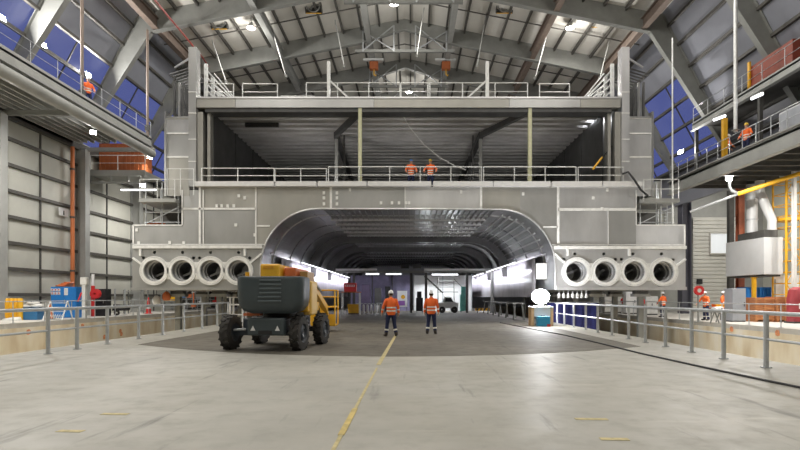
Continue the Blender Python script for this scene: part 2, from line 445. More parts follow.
# roller door with ribs and its window
ribs = []
z = 0.0
while z < 9.0:
    ribs += [(49.9, z), (49.82, z + .06), (49.82, z + .30), (49.9, z + .36)]; z += .36
dr = MB().strip(ribs, wx(692, 50), wx(742, 50), 'YZ').build('door_1', M('door_cream', (.62, .61, .57), .6, 0, .05, 1), solid=.02); struct(dr)
MB().box(wx(710, 49.8), wx(733, 49.8), 49.68, 49.78, wz(253, 49.8), wz(234, 49.8)).build('door_pane', M('pane_daylight', (.80, .84, .88), .3, 0, .06, .8, emit=.35), dr)
pf = MB()
xa, xb, za, zb = wx(710, 49.8), wx(733, 49.8), wz(253, 49.8), wz(234, 49.8)
pf.box(xa - .08, xb + .08, 49.62, 49.80, zb, zb + .1).box(xa - .08, xb + .08, 49.62, 49.80, za - .1, za).box(xa - .08, xa, 49.62, 49.8, za, zb).box(xb, xb + .08, 49.62, 49.8, za, zb)
pf.build('door_pane_frame', offwhite, dr)
MB().box(wx(697, 49.7), wx(702, 49.7), 49.6, 49.78, wz(284, 49.7), wz(279, 49.7)).build('control_box', black, dr)
# ------------------------------------------------------------------ the aluminium catamaran seen from astern
YF = 31.0
ship = thing('catamaran_hull', 'huge unpainted aluminium twin-hull ship under construction with eight round jet openings', 'ship', (wx(409, YF), YF, 2.0))
fx = lambda px: wx(px, YF)
fz = lambda py: wz(py, YF)
def arch_y(px):
    if px < 318: return 268 - 59 * math.sqrt(max(0, 1 - ((318 - px) / 57) ** 2))
    if px > 499: return 268 - 58.5 * math.sqrt(max(0, 1 - ((px - 499) / 56) ** 2))
    return 209.3
ARCH = [(261, 289), (261, 268)] + [(318 - 57 * math.cos(a), 268 - 59 * math.sin(a)) for a in [PI / 2 * i / 14 for i in range(1, 15)]] \
    + [(499 + 56 * math.sin(a), 268 - 58.5 * math.cos(a)) for a in [PI / 2 * i / 14 for i in range(0, 14)]] + [(555, 268), (555, 289)]
def plate(poly, mat, name='stern_plate', y=YF, holes=(), th=.04):
    """flat plate in the transom plane from photo outline, with round holes"""
    bm = bmesh.new(); edges = []
    def loop(pts):
        vs_ = [bm.verts.new(Vector((x, y, z)) - WL[ship.name]) for x, z in pts]
        for a, b in zip(vs_, vs_[1:] + vs_[:1]): edges.append(bm.edges.new((a, b)))
    loop([(fx(a), fz(b)) for a, b in poly])
    for (cx, cy, r) in holes:
        loop([(fx(cx) + r * math.cos(2 * PI * k / 28), fz(cy) + r * math.sin(2 * PI * k / 28)) for k in range(28)])
    bmesh.ops.triangle_fill(bm, use_beauty=True, use_dissolve=False, edges=edges, normal=(0, -1, 0))
    for f in bm.faces:
        if f.normal.y > 0: f.normal_flip()
    me = bpy.data.meshes.new(name); bm.to_mesh(me); bm.free(); me.materials.append(mat)
    o = bpy.data.objects.new(name, me); C.objects.link(o); o.parent = ship; WL[o.name] = WL[ship.name]
    md = o.modifiers.new('solid', 'SOLIDIFY'); md.thickness = th; md.offset = -1
    return o
def arc_pts(x0, x1, n=10): return [(x0 + (x1 - x0) * i / n, arch_y(x0 + (x1 - x0) * i / n)) for i in range(n + 1)]
JL = [(155.6, 270.8), (183.3, 270.8), (211.5, 270.8), (239.3, 270.8)]
JR = [(575.6, 272.0), (604.4, 272.0), (633.3, 272.0), (662.2, 272.0)]
S = YF / F
RH = 10.6 * S
lowL = [(133, 289), (133, 247)] + [(a, b) for a, b in [(264.7, 247), (262.3, 255), (261, 268), (261, 289)]]
lowR = [(685, 289), (685, 247)] + [(552, 247), (554, 255), (555, 268), (555, 289)]
smallL = [(x, y, 1.5 * S) for x, y in [(144, 258), (155, 252.5), (194, 258), (200, 258), (183, 252.5), (211, 252.5), (239, 252.5), (250, 258)]]
smallR = [(x, y, 1.5 * S) for x, y in [(563.5, 259.5), (574.5, 254), (603.5, 254), (632.5, 254), (661, 254), (615, 259.5), (621, 259.5), (672.5, 260)]]
plate(lowL, alu, 'transom_plate', YF - .06, [(x, y, RH) for x, y in JL] + smallL, .1)
plate(lowR, alu_b, 'transom_plate', YF - .06, [(x, y, RH) for x, y in JR] + smallR, .1)
plate([(133, 247), (133, 225), (200, 225), (200, 247)], alu)
plate([(182, 225), (182, 190), (200, 190), (200, 225)], alu)
plate([(200, 247), (200, 208), (256, 208), (256, 247)], alu)
plate([(200, 208), (200, 187), (256, 187), (256, 208)], alu_d)
plate([(256, 247), (256, 226)] + [(272, 226)] + [(a, arch_y(a)) for a in (272, 268.5, 266)] + [(264.7, 247)], alu_d) if False else None
plate([(256, 247), (256, 187), (298, 187)] + [(a, arch_y(a)) for a in (298, 290, 282, 275, 270, 267)] + [(264.9, 247)], alu_d)
plate([(298, 187), (331, 187)] + [(331, 209.3), (318, 209)] + [(a, arch_y(a)) for a in (311, 305, 298)], alu_d)
plate([(331, 209.3), (331, 187), (405, 187), (405, 209.3)], alu)
plate([(405, 209.3), (405, 187), (481, 187), (481, 209.3)], alu_b)
plate([(481, 209.3), (481, 187), (520, 187)] + [(a, arch_y(a)) for a in (520, 512, 506)] + [(499, 209.4)], alu_d)
plate([(520, 187), (558, 187), (558, 247), (552, 247)] + [(a, arch_y(a)) for a in (549.5, 545, 540, 534, 527, 520)], alu)
plate([(558, 208.5), (558, 187), (636, 187), (636, 208.5)], alu_b)
plate([(558, 247), (558, 208.5), (608, 208.5), (608, 247)], alu_b)
plate([(608, 247), (608, 208.5), (636, 208.5), (636, 247)], alu)
plate([(636, 247), (636, 225), (685, 225), (685, 247)], alu_b)
# pale seams, edge strips and brackets on the stern
def seam(a, b, wpx=1.2, y=YF - .03, name='seam_strip', m=weld, d=.03):
    a_ = Vector((fx(a[0]), y, fz(a[1]))); b_ = Vector((fx(b[0]), y, fz(b[1])))
    return MB().bar(a_, b_, wpx * 1.25 * S, d, (0, 1, 0)).build(name, m, ship)
for a, b, wp in [((200, 187), (200, 246), 1.6), ((203.5, 190), (203.5, 246), .8), ((182, 208.8), (256, 208.8), 1.6), ((256, 187), (256, 246), 1.1),
                 ((256, 226), (270, 226), 1.2), ((331, 187), (331, 209), 1.8), ((405, 187.5), (405, 209), .7), ((481, 187), (481, 209), 1.8),
                 ((558, 187), (558, 246), 2.0), ((558, 209.5), (636, 209.5), 2.2), ((543, 227), (558, 227), 1.2), ((608, 211), (608, 245), .5),
                 ((133, 225.2), (182, 225.2), .9), ((636, 225.2), (685, 225.2), .9), ((133.6, 225), (133.6, 289), 1.2), ((684.4, 225), (684.4, 289), 1.2),
                 ((182.4, 190), (182.4, 225), .9), ((636, 190), (636, 225), .7), ((133, 244.4), (266, 244.4), .7), ((552, 244.8), (685, 244.8), .7)]:
    seam(a, b, wp)
def lip(pts, r, name, m):
    return MB().path([(fx(a), YF - .08, fz(b)) for a, b in pts], r, 8).build(name, m, ship, True)
lip(ARCH, .055, 'tunnel_edge', alu_b)
MB().box(fx(134), fx(263), YF - .2, YF - .07, fz(248.6), fz(245.6)).build('transom_ledge', flange_m, ship)
MB().box(fx(553), fx(685), YF - .2, YF - .07, fz(249.2), fz(246.2)).build('transom_ledge', flange_m, ship)
MB().box(fx(133), fx(261), YF - .22, YF + .1, fz(290), fz(287.5)).build('transom_foot', alu, ship)
MB().box(fx(555), fx(685), YF - .22, YF + .1, fz(290), fz(287.0)).build('transom_foot', alu_b, ship)
for (a, b) in (((262, 254), (250, 264)), ((554, 254), (564, 263)), ((684.5, 259.5), (675, 266)), ((134, 258), (145, 266))):
    MB().bar((fx(a[0]), YF - .12, fz(a[1])), (fx(b[0]), YF - .12, fz(b[1])), .1, 2.6 * S, (0, 1, 0)).build('flange_arm', flange_m, ship)
for a in (141.5, 245.5, 567, 628.5):
    MB().box(fx(a) - .06, fx(a) + .06, YF - .17, YF - .06, fz(256), fz(248)).build('stiffener', flange_m, ship)
# lifting lugs and grinding patches
for a, b in [(137, 230), (139, 243), (170, 242.5), (184, 243), (236, 225), (239, 196), (245, 198), (217, 206), (222, 206), (228, 206), (234, 206), (255, 235), (381, 203), (392, 203), (399, 203), (406, 203), (409, 203), (461, 192), (523, 194), (593, 198), (607, 190), (602, 209), (350, 190), (324, 198), (324, 204), (337, 198), (337, 204), (337, 193), (324, 193)]:
    MB().box(fx(a) - .07, fx(a) + .07, YF - .07, YF, fz(b) - .09, fz(b) + .09).build('lug', weld, ship)
# waterjet openings
for i, (jx, jy) in enumerate(JL + JR):
    c = (fx(jx), YF - .06, fz(jy))
    o = MB().lathe(c, [(RH, .04), (RH, -.16), (.84, -.16), (.84, -.02)], 'Y', 36, True).build('jet_flange', flange_m, ship, True)
    MB().lathe((c[0], YF, c[2]), [(RH, -.05), (RH * .98, .7), (RH * .9, .72), (RH * .9, 2.2), (.02, 2.3)], 'Y', 32).build('jet_duct', duct_m, o, True)
    MB().lathe((c[0], YF, c[2]), [(RH * .99, .34), (RH * .99, .22), (RH * .84, .22), (RH * .84, .34)], 'Y', 32, True).build('inner_ring', alu_b, o, True)
    MB().bar((c[0] - .5, YF + 1.2, c[2] - .25), (c[0] + .5, YF + 1.4, c[2] + .2), .14, .12).build('shaft_strut', duct_m, o)
    mbb = MB().lathe((c[0], YF - .22, c[2]), [(.76, 0), (.78, .0), (.78, .06), (.76, .06)], 'Y', 36, True).build('bolt_ring', galv, o, True)
for a, b in list(zip(JL, JL[1:])) + list(zip(JR, JR[1:])):
    cx, cy = (a[0] + b[0]) / 2, (a[1] + b[1]) / 2
    MB().box(fx(cx) - .12, fx(cx) + .12, YF - .16, YF - .05, fz(cy) - .5, fz(cy) + .5).build('flange_bridge', flange_m, ship)
# outer hull skin, keel bottoms
YE = 96.0
MB().strip([(fx(261), 2.0), (fx(133), 2.0), (fx(133), fz(225)), (fx(182), fz(225)), (fx(182), fz(187))], YF, YE).build('outer_hull', alu, ship, solid=.05)
MB().strip([(fx(555), 2.0), (fx(685), 2.0), (fx(685), fz(225)), (fx(636), fz(225)), (fx(636), fz(187))], YF, YE).build('outer_hull', alu, ship, solid=.05)
# tunnel lining: side walls + corrugated wet deck
def tunnel_line(k=1.0, dz=0.0):
    out = []
    for a, b in ARCH: out.append((wx(408, YF) + (fx(a) - wx(408, YF)) * k, fz(b) - dz))
    return out
def corrugate(line, step=.42, depth=.10):
    """profile with little stiffeners standing inwards"""
    pts = [Vector((x, 0, z)) for x, z in line]; out = []
    cx, cz = wx(408, YF), 2.0
    for a, b in zip(pts, pts[1:]):
        L_ = (b - a).length; n = max(1, int(L_ / step)); d = (b - a).normalized(); nn = Vector((-d.z, 0, d.x))
        if nn.dot(Vector((cx, 0, cz)) - a) < 0: nn = -nn
        for i in range(n):
            p = a.lerp(b, i / n)
            q = [p, p + d * .02 + nn * depth, p + d * .07 + nn * depth, p + d * .09] if i else [p]
            out += [(v.x, v.z) for v in q]
    out.append((pts[-1].x, pts[-1].z)); return out
TL = tunnel_line()
MB().strip(TL[:17], YF + .02, 44.5, steps=1).build('tunnel_side', alu_tunnel, ship, solid=.03)
MB().strip(TL[16:18], YF + .02, YE).build('wet_deck', alu_dark, ship, solid=.03) if False else None
sl = TL[14:18]
MB().strip(corrugate(TL[15:17], .32, .11), YF + .02, 88).build('wet_deck', alu_tunnel, ship)
MB().strip(TL[16:], YF + .02, 44.5).build('tunnel_side', alu_tunnel, ship, solid=.03)
T2 = tunnel_line(1.0, .0)
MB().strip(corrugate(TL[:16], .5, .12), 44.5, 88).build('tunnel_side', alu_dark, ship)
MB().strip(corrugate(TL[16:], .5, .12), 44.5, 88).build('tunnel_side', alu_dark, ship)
# transverse frames of the tunnel: arch-shaped ribs
def rib(y, d, t, mat, name='tunnel_rib', line=TL, lo=1):
    cx, cz = wx(408, YF), 3.2
    o_ = line[lo:len(line) - lo]; i_ = []
    for x, z in o_:
        if z <= fz(268) + .01: i_.append((x + (d if x < cx else -d), z))
        else:
            v = Vector((cx - x, 0, cz - z)); nx, nz = (v.x / 8.3, v.z / 5.2)
            L_ = math.hypot(nx, nz)
            if abs(x - cx) < 5.2: nx, nz = 0, -1; L_ = 1
            i_.append((x + nx / L_ * d, z + nz / L_ * d))
    mb = MB(); n = len(o_)
    vs_ = [(x, y, z) for x, z in o_] + [(x, y, z) for x, z in i_] + [(x, y + t, z) for x, z in o_] + [(x, y + t, z) for x, z in i_]
    fs = []
    for k in range(n - 1):
        fs += [(k, k + 1, n + k + 1, n + k), (2 * n + k, 3 * n + k, 3 * n + k + 1, 2 * n + k + 1), (n + k, n + k + 1, 3 * n + k + 1, 3 * n + k), (k, 2 * n + k, 2 * n + k + 1, k + 1)]
    return mb.add(vs_, fs).build(name, mat, ship)
rib(33.2, .09, .05, alu_b); rib(37.6, .09, .05, alu_tunnel); rib(41.2, .09, .05, alu_tunnel)
rib(44.4, .75, .25, alu_dark, 'tunnel_web')
for y in (49, 53.5, 58, 62.5, 67, 71.5, 76, 81): rib(y, .28 if y != 53.5 else .7, .1, alu_dark, 'tunnel_rib')
# pale perforated cross flats under the wet deck
for y in (34.4, 36.6, 38.8, 41.0, 43.2, 46.5, 49.5, 52.5, 56, 60, 64, 68):
    mb = MB(); z = fz(209.3) - .16
    mb.box(fx(322), fx(494), y, y + .05, z - .03, z + .12)
    mb.build('cross_flat', alu_b if y < 52 else alu_tunnel, ship)
# stiffeners on the shiny curved right side
for i in range(9):
    a = PI / 2 * (i + 1) / 11
    x, z = fx(499 + 56 * math.sin(a)), fz(268 - 58.5 * math.cos(a))
    nx, nz = -math.sin(a), -math.cos(a)
    MB().bar((x, 32.5, z), (x, 44.2, z), .10, .22, (nx, 0, nz)).build('stringer', alu_b, ship)
    x, z = fx(318 - 57 * math.sin(a)), fz(268 - 59 * math.cos(a))
    if i % 2 == 0: MB().bar((x, 32.5, z), (x, 44.2, z), .08, .12, (-nx, 0, nz)).build('stringer', alu_tunnel, ship)
# plastic sheeting on the tunnel walls
for s, X in ((-1, fx(261) + .35), (1, fx(555) - .35)):
    zz = [(X + .04 * math.sin(k * 1.7) * s, 34.5 + k * 1.4) for k in range(27)]
    vs_ = []; n = len(zz)
    for (x, y) in zz: vs_ += [(x, y, 1.55), (x + .03, y, 2.6), (x, y, 4.1)]
    fs = []
    for k in range(n - 1):
        for j in range(2): fs.append((3 * k + j, 3 * k + j + 1, 3 * k + 4 + j, 3 * k + 3 + j))
    MB().add(vs_, fs).build('protective_sheet', sheet_w, ship, True, solid=.01)
MB().box(fx(541), fx(552), 32.2, 32.24, wz(279, 32), wz(263, 32)).build('protective_panel', white_p, ship)

# ------------------------------------------------------------------ main deck and open bay above
DZ = fz(187)
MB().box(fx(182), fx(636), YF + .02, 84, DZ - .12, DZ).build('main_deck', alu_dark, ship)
for a, b in ((197, 275), (277, 317), (319, 367), (368, 431), (433, 492), (493, 549), (551, 600), (601, 640)):
    MB().box(fx(a), fx(b), YF - .35, YF + .3, fz(187.2), fz(182.5)).build('deck_edge', white_p, ship)
CZ = fz(107)
# ceiling of the bay: transverse deck beams, as one corrugated underside
prof = []
y = YF + .5
while y < 66:
    prof += [(y, CZ + .5), (y + .42, CZ + .5), (y + .43, CZ), (y + .88, CZ), (y + .89, CZ + .5)]; y += .95
bay_ceiling = M('bay_ceiling', (.62, .61, .60), .45, .45, .2, .5)
MB().strip(prof, fx(206), fx(609), 'YZ').build('bay_ceiling', bay_ceiling, ship)
for x in (206, 610):
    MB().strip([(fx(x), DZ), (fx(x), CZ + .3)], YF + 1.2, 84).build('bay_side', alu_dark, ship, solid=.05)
    for y in (36, 40, 44.5, 49, 54): MB().box(fx(x) - .1, fx(x) + .1, y, y + .12, DZ, CZ + .2).build('bay_side_frame', alu_dark, ship)
MB().strip([(fx(206), 66), (fx(610), 66)], DZ, CZ + .3, 'XY').build('bay_bulkhead', alu_dark, ship, solid=.05)
gird = M('girder_dark', (.09, .09, .09), .5, .4, .2, 2)
for sx in (-1, 1):
    x0 = fx(360) if sx < 0 else fx(530); x1 = (wx(336, 35.7) if sx < 0 else wx(481, 35.7)); x2 = wx(341, 46) if sx < 0 else wx(463, 46)
    MB().bar((x0, YF + .3, CZ - .15), (x1, 35.7, CZ - .2), .25, .35).build('deck_girder', gird, ship)
    MB().bar((x1, 35.7, CZ - .2), (x2, 65, CZ - .2), .3, .4).build('deck_girder', gird, ship)
    for y in (35.9, 42, 48, 55): MB().box(x1 + (x2 - x1) * (y - 35.7) / 29 - .1, x1 + (x2 - x1) * (y - 35.7) / 29 + .1, y, y + .2, DZ, CZ).build('deck_pillar', steel_l if y < 40 else alu_dark, ship)
    MB().box(x0 - .1, x0 + .1, YF - .05, YF + .18, DZ, fz(108)).build('stern_post', post_y, ship)
    MB().box(x1 + .45 * sx * -1 - .05, x1 + .45 * sx * -1 + .05, 36.4, 36.6, DZ, CZ).build('deck_pillar', alu_dark, ship)
MB().box(fx(362), fx(366), YF + .6, YF + .8, CZ - .3, CZ - .1).build('clamp', alu_b, ship) if False else None
MB().box(fx(231), fx(267), 33.6, 33.8, CZ - .30, CZ - .05).build('cable_tray', black, ship)
# stern beam above the bay
for i, (a, b, m) in enumerate(((197, 236, alu_d), (236, 374, alu), (374, 509, alu_d), (509, 580, alu), (580, 620, alu_d))):
    MB().box(fx(a) + .01, fx(b) - .01, YF - .1, YF + .5, fz(108), fz(98.5)).build('stern_beam', m, ship)
MB().box(fx(197), fx(620), YF - .16, YF + .5, fz(99.2), fz(97.6)).build('beam_flange', alu_b, ship)
MB().box(fx(205), fx(612), YF + .0, YF + .9, fz(112), fz(108)).build('beam_soffit', gird, ship)
MB().box(fx(197), fx(620), YF + .5, 66, fz(100.5), fz(98.5)).build('upper_deck', alu_d, ship)
# corner towers
for sx in (-1, 1):
    X = (lambda a: fx(a)) if sx < 0 else (lambda a: fx(818 - a))
    def bx(a, b, y0, y1, c, d, name, m, bev=0):
        x0, x1 = sorted((X(a), X(b))); return MB().box(x0, x1, y0, y1, fz(d), fz(c)).build(name, m, ship, bevel=bev)
    bx(189.5, 197, YF - .15, YF + .5, 48, 187, 'tower_post', alu_b if sx > 0 else alu)
    bx(197.4, 203, YF + .0, YF + .5, 112, 187, 'tower_fin', alu_d)
    bx(206, 209, YF + .2, YF + .7, 108, 187, 'tower_fin', alu_d)
    bx(203.5, 205.5, YF + .6, YF + .9, 108, 187, 'tower_fin', alu_dark)
    bx(166, 189.5, YF - .02, YF + .05, 118, 134, 'tower_panel', alu_b)
    bx(166, 189.5, YF - .02, YF + .05, 134.6, 157, 'tower_panel', alu_b if sx > 0 else alu)
    bx(166, 189.5, YF - .02, YF + .05, 157.6, 196, 'tower_panel', alu_d if sx < 0 else alu_b)
    bx(165, 167, YF - .1, YF + .3, 112, 196, 'tower_edge', alu)
    for q in (133.6, 157.2, 118.4): bx(166, 190, YF - .06, YF, q - .7, q + .7, 'seam_strip', weld)
    for q in (93, 114, 140, 162): bx(189.5, 197.2, YF - .18, YF - .1, q - .4, q + .4, 'seam_strip', weld)
    MB().strip([(X(166), fz(196)), (X(166), fz(118))], YF, 45).build('tower_side', alu_d, ship, solid=.05)
    MB().strip([(X(197), fz(187)), (X(197), fz(99))], YF + .5, 60).build('bay_outer_side', alu_d, ship, solid=.05)
    # vertical bars of the tower top, behind the post
    for a in (171, 176, 180): bx(a, a + 1.4, YF + .3, YF + .5, 80, 118, 'tower_bar', alu_dark if a != 176 else alu)
    bx(168, 189, YF + 1.6, YF + 1.7, 78, 118, 'tower_back', gird)
    bx(166, 190, YF - .1, YF + 2, 117, 118.5, 'tower_floor', alu)
    # scaffold shelf leaning out at the top
    A, B_ = X(190), X(165)
    mb = MB()
    za = fz(66)
    for k in range(7):
        yy = YF + .2 + k * .35
        mb.bar((A, yy, za), (B_, yy + .4, fz(66 + 4)), .08, .05)
    mb.bar((A, YF + .2, za), (A, YF + 2.4, za), .06, .08).bar((B_, YF + .6, fz(70)), (B_, YF + 2.8, fz(70)), .06, .08)
    mb.build('top_platform', alu_dark, ship)
    MB().bar((X(191), YF - .05, fz(58)), (X(174), YF + .1, fz(67)), .07, .1).build('platform_strut', alu_b, ship)
    # side stack of pale stanchions running along the ship's edge
    for k in range(7):
        yy = YF + 1.0 + k * 1.1
        Xs = X(199)
        MB().box(Xs - .1, Xs + .1, yy, yy + .14, fz(99), fz(56) - .35 * k).build('side_stanchion', galv_w, ship)
    for q in (62, 69, 76, 83, 90):
        MB().bar((X(199), YF + 1, fz(q)), (X(199), YF + 9.5, fz(q)), .08, .08).build('side_rail', galv_w, ship)
    # raking rails inside the stack
    for q in (64, 70, 76, 82, 88):
        MB().bar((X(206), YF + 1.3, fz(q)), (X(233), YF + 1.7, fz(97)), .07, .06).build('raking_rail', galv_w, ship) if q < 90 else None
# rails on the upper deck edge
pr = lambda a, b, y: Vector((fx(a), y, fz(b)))
for a, b in ((206, 233), (242, 277), (306, 400), (401, 428), (430, 528), (540, 570)):
    railing(ship, [pr(a, 98, YF + .1), pr(b, 98, YF + .1)], .86 if a != 306 and a != 401 and a != 430 else .92, 1.9, galv_w, .03, (.45,), 'upper_rail', 'upper_mid_rail', 'upper_post')
railing(ship, [pr(275, 97.8, YF + 1.4), pr(310, 97.8, YF + 1.4)], .62, 1.9, galv_w, .03, (.5,), 'upper_rail', 'upper_mid_rail', 'upper_post')
railing(ship, [pr(520, 97.8, YF + 1.6), pr(600, 97.8, YF + 1.6)], .5, 1.9, galv_w, .03, (), 'upper_rail', 'upper_mid_rail', 'upper_post')
for a, b in ((328.5, 349), (487.5, 467)):
    MB().box(fx(a) - .09, fx(a) + .09, YF + .0, YF + .18, fz(98), fz(61)).build('tall_stanchion', galv_w, ship)
    MB().bar(pr(a, 79, YF + .1), pr(b, 98, YF + .1), .09, .09, (0, 1, 0)).build('stanchion_brace', galv_w, ship)
# rails on the main deck edge
for pts, h in (([(203, 182.5), (275, 182.5)], .78), ([(276, 182.5), (327, 182.5)], .76), ([(329, 182.5), (481, 182.5)], .86), ([(483, 182.5), (575, 182.5)], .86), ([(577, 182.5), (608, 182.5)], .84), ([(608, 182.5), (622, 182.5)], .84)):
    railing(ship, [pr(a, b, YF - .2) for a, b in pts], h, 1.95, galv_w, .03, (.45,), 'deck_rail', 'deck_mid_rail', 'deck_post')
railing(ship, [Vector((X_, YF - .6, fz(197))) for X_ in (fx(172), fx(198))], 1.5, 1.0, galv_w, .025, (.6,), 'deck_rail', 'deck_mid_rail', 'deck_post')
# ------------------------------------------------------------------ people
def skin_mesh(verts, edges, radii, name, mat, parent, level=1):
    me = bpy.data.meshes.new(name); me.from_pydata([Vector(v) for v in verts], edges, [])
    o = bpy.data.objects.new(name, me); C.objects.link(o)
    md = o.modifiers.new('skin', 'SKIN'); md.use_smooth_shade = True
    lay = me.skin_vertices[0].data
    for i, r in enumerate(radii):
        lay[i].radius = r if isinstance(r, tuple) else (r, r)
    lay[0].use_root = True
    sb = o.modifiers.new('sub', 'SUBSURF'); sb.levels = level; sb.render_levels = level
    bpy.context.view_layer.update()
    dg = bpy.context.evaluated_depsgraph_get()
    m2 = bpy.data.meshes.new_from_object(o.evaluated_get(dg))
    vs_ = [v.co.copy() for v in m2.vertices]; fs_ = [tuple(p.vertices) for p in m2.polygons]
    bpy.data.objects.remove(o); bpy.data.meshes.remove(m2)
    return vs_, fs_
def hand(mb, wrist, d, side, curl=.5):
    """palm, four unequal bent fingers and a thumb, hanging along d"""
    wrist = Vector(wrist); d = Vector(d).normalized()
    fwd = Vector((0, -1, 0)); fwd = (fwd - d * fwd.dot(d)).normalized(); inw = d.cross(fwd).normalized()
    if inw.x * side > 0: inw = -inw          # palm faces the thigh
    mb.path([wrist - d * .02, wrist + d * .03, wrist + d * .065, wrist + d * .092], [.024, .034, .036, .030], 8)
    for k, (off, L_) in enumerate(((.028, .072), (.010, .080), (-.009, .075), (-.027, .058))):
        a = wrist + d * .085 + fwd * off
        b = a + d * L_ * .45 + inw * L_ * .10 * curl
        c = b + d * L_ * .30 + inw * L_ * .28 * curl
        e = c + d * L_ * .15 + inw * L_ * .30 * curl
        mb.path([a, b, c, e], [.0095, .009, .008, .006], 6)
    a = wrist + d * .03 + fwd * .03
    mb.path([a, a + d * .035 + fwd * .022 + inw * .01, a + d * .065 + fwd * .024 + inw * .02], [.012, .0105, .008], 6)
def head(mb, c, yaw):
    """skull, jaw, nose, eyes, mouth and ears; faces -Y when yaw = 0"""
    R = Matrix.Rotation(yaw, 3, 'Z'); c = Vector(c); k = len(mb.v)
    prof = [(-.125, .030, .040, -.030), (-.115, .048, .055, -.028), (-.085, .060, .075, -.016), (-.045, .070, .088, -.006), (0, .075, .094, 0), (.045, .075, .094, .003), (.085, .062, .078, .005), (.11, .036, .046, .006), (.12, .008, .01, .006)]
    mb.rings([((0, dy, z), rx, ry) for z, rx, ry, dy in prof], 16)
    mb.path([(0, -.088, .012), (0, -.108, -.022), (0, -.112, -.036), (0, -.09, -.045)], [.008, .012, .015, .008], 6)
    for s in (-1, 1):
        mb.lathe((s * .030, -.086, .008), [(1e-4, -.008), (.010, -.004), (.012, .002), (1e-4, .006)], 'Y', 8)
        mb.path([(s * .072, .004, .03), (s * .088, .014, .02), (s * .086, .012, -.02), (s * .070, .0, -.035)], [.008, .012, .011, .006], 6)
    mb.path([(-.024, -.082, -.068), (0, -.090, -.069), (.024, -.082, -.068)], [.004, .007, .004], 6)
    for i in range(k, len(mb.v)): mb.v[i] = R @ mb.v[i] + c
def person(label, loc, rz, hat=hat_w, arms=((.10, .0, 0.05), (.10, .0, .05)), stride=0.0, spread=.10, yaw=0.0, hat_tape=True, legs_m=navy_cloth, lean=0.0, group=None, jacket_name='jacket'):
    """arms: (outward, forward, elbow bend) per side; the figure faces -Y before rz"""
    root = thing('person', label, 'person', loc, rz, group)
    hipz, shz = .93, 1.43
    Lk = {}
    for s, (out, fw, bend) in zip((-1, 1), arms):
        sh = Vector((s * .19, .01 - lean, shz)); el = sh + Vector((s * (.04 + out), -fw * .6 + .015, -.28 * math.cos(out * 1.2)))
        wr = el + Vector((s * out * .5 * (1 if bend < .4 else -.6), -.05 - bend * .24, -.25 * (1 - bend * .75)))
        Lk[s] = (sh, el, wr)
    leg = {}
    for s in (-1, 1):
        st = stride * s
        leg[s] = (Vector((s * .095, 0, .90)), Vector((s * (.10 + spread * .4), -.03 - st * .5, .50)), Vector((s * (.10 + spread), .03 - st, .09)), Vector((s * (.115 + spread * 1.15), -.13 - st, .045)))
    # one continuous body
    V_ = [(0, 0, .95), (0, 0, 1.12), (0, .0 - lean * .6, 1.32), (0, .01 - lean, 1.46), (0, .0 - lean, 1.56)]
    E_ = [(0, 1), (1, 2), (2, 3), (3, 4)]; R_ = [(.13, .10), (.12, .09), (.14, .10), .06, .05]
    for s in (-1, 1):
        b = len(V_); V_ += [tuple(p) for p in Lk[s]]; E_ += [(2, b), (b, b + 1), (b + 1, b + 2)]; R_ += [.05, .038, .026]
        b = len(V_); V_ += [tuple(p) for p in leg[s]]; E_ += [(0, b), (b, b + 1), (b + 1, b + 2), (b + 2, b + 3)]; R_ += [.08, .055, .035, .03]
    vs_, fs_ = skin_mesh(V_, E_, R_, 'body', skin_m, root)
    mb = MB().add(vs_, fs_)
    head(mb, (0, -.015 - lean, 1.655), yaw)
    for s in (-1, 1): hand(mb, Lk[s][2], Lk[s][2] - Lk[s][1], s)
    mb.build('body', skin_m, root, True, local=True)
    # jacket
    mb = MB()
    ly = lambda z: -lean * max(0, (z - .9) / .55)
    tor = [(.84, .175, .125), (.90, .185, .135), (1.0, .178, .13), (1.15, .185, .135), (1.30, .205, .14), (1.40, .20, .13), (1.46, .14, .10), (1.50, .085, .08), (1.53, .075, .075)]
    mb.rings([((0, .01 + ly(z), z), a, b) for z, a, b in tor], 18)
    for s in (-1, 1):
        sh, el, wr = Lk[s]
        mb.path([sh + Vector((-s * .07, 0, .005)), sh + Vector((s * .005, 0, -.01)), sh.lerp(el, .5), el, el.lerp(wr, .5), wr], [.065, .072, .062, .056, .050, .043], 10)
    jk = mb.build(jacket_name, hiviz, root, True, local=True)
    for z in (1.0, 1.13):
        a = .178 + (.007 if z > 1.05 else 0) + .006; b = .13 + (.005 if z > 1.05 else 0) + .006
        MB().rings([((0, .01 + ly(z), z - .026), a, b), ((0, .01 + ly(z), z + .026), a, b)], 18, False).build('reflective_band', tape, jk, True, local=True)
    for s in (-1, 1):
        sh, el, wr = Lk[s]
        MB().path([el.lerp(wr, .30), el.lerp(wr, .52)], [.057, .055], 10).build('sleeve_band', tape, jk, True, local=True)
    # trousers, shin bands, boots
    V_ = [(0, 0, .93)]; E_ = []; R_ = [(.15, .11)]
    mb = MB().rings([((0, .005, z), a, b) for z, a, b in ((.78, .09, .09), (.82, .165, .118), (.90, .178, .126), (.97, .172, .122))], 16)
    for s in (-1, 1):
        h_, k_, a_, t_ = leg[s]
        mb.path([h_ + Vector((0, 0, .02)), h_.lerp(k_, .35), k_, k_.lerp(a_, .5), a_ + Vector((0, 0, .02))], [.098, .096, .075, .072, .070], 12)
    tr = mb.build('trousers', legs_m, root, True, local=True)
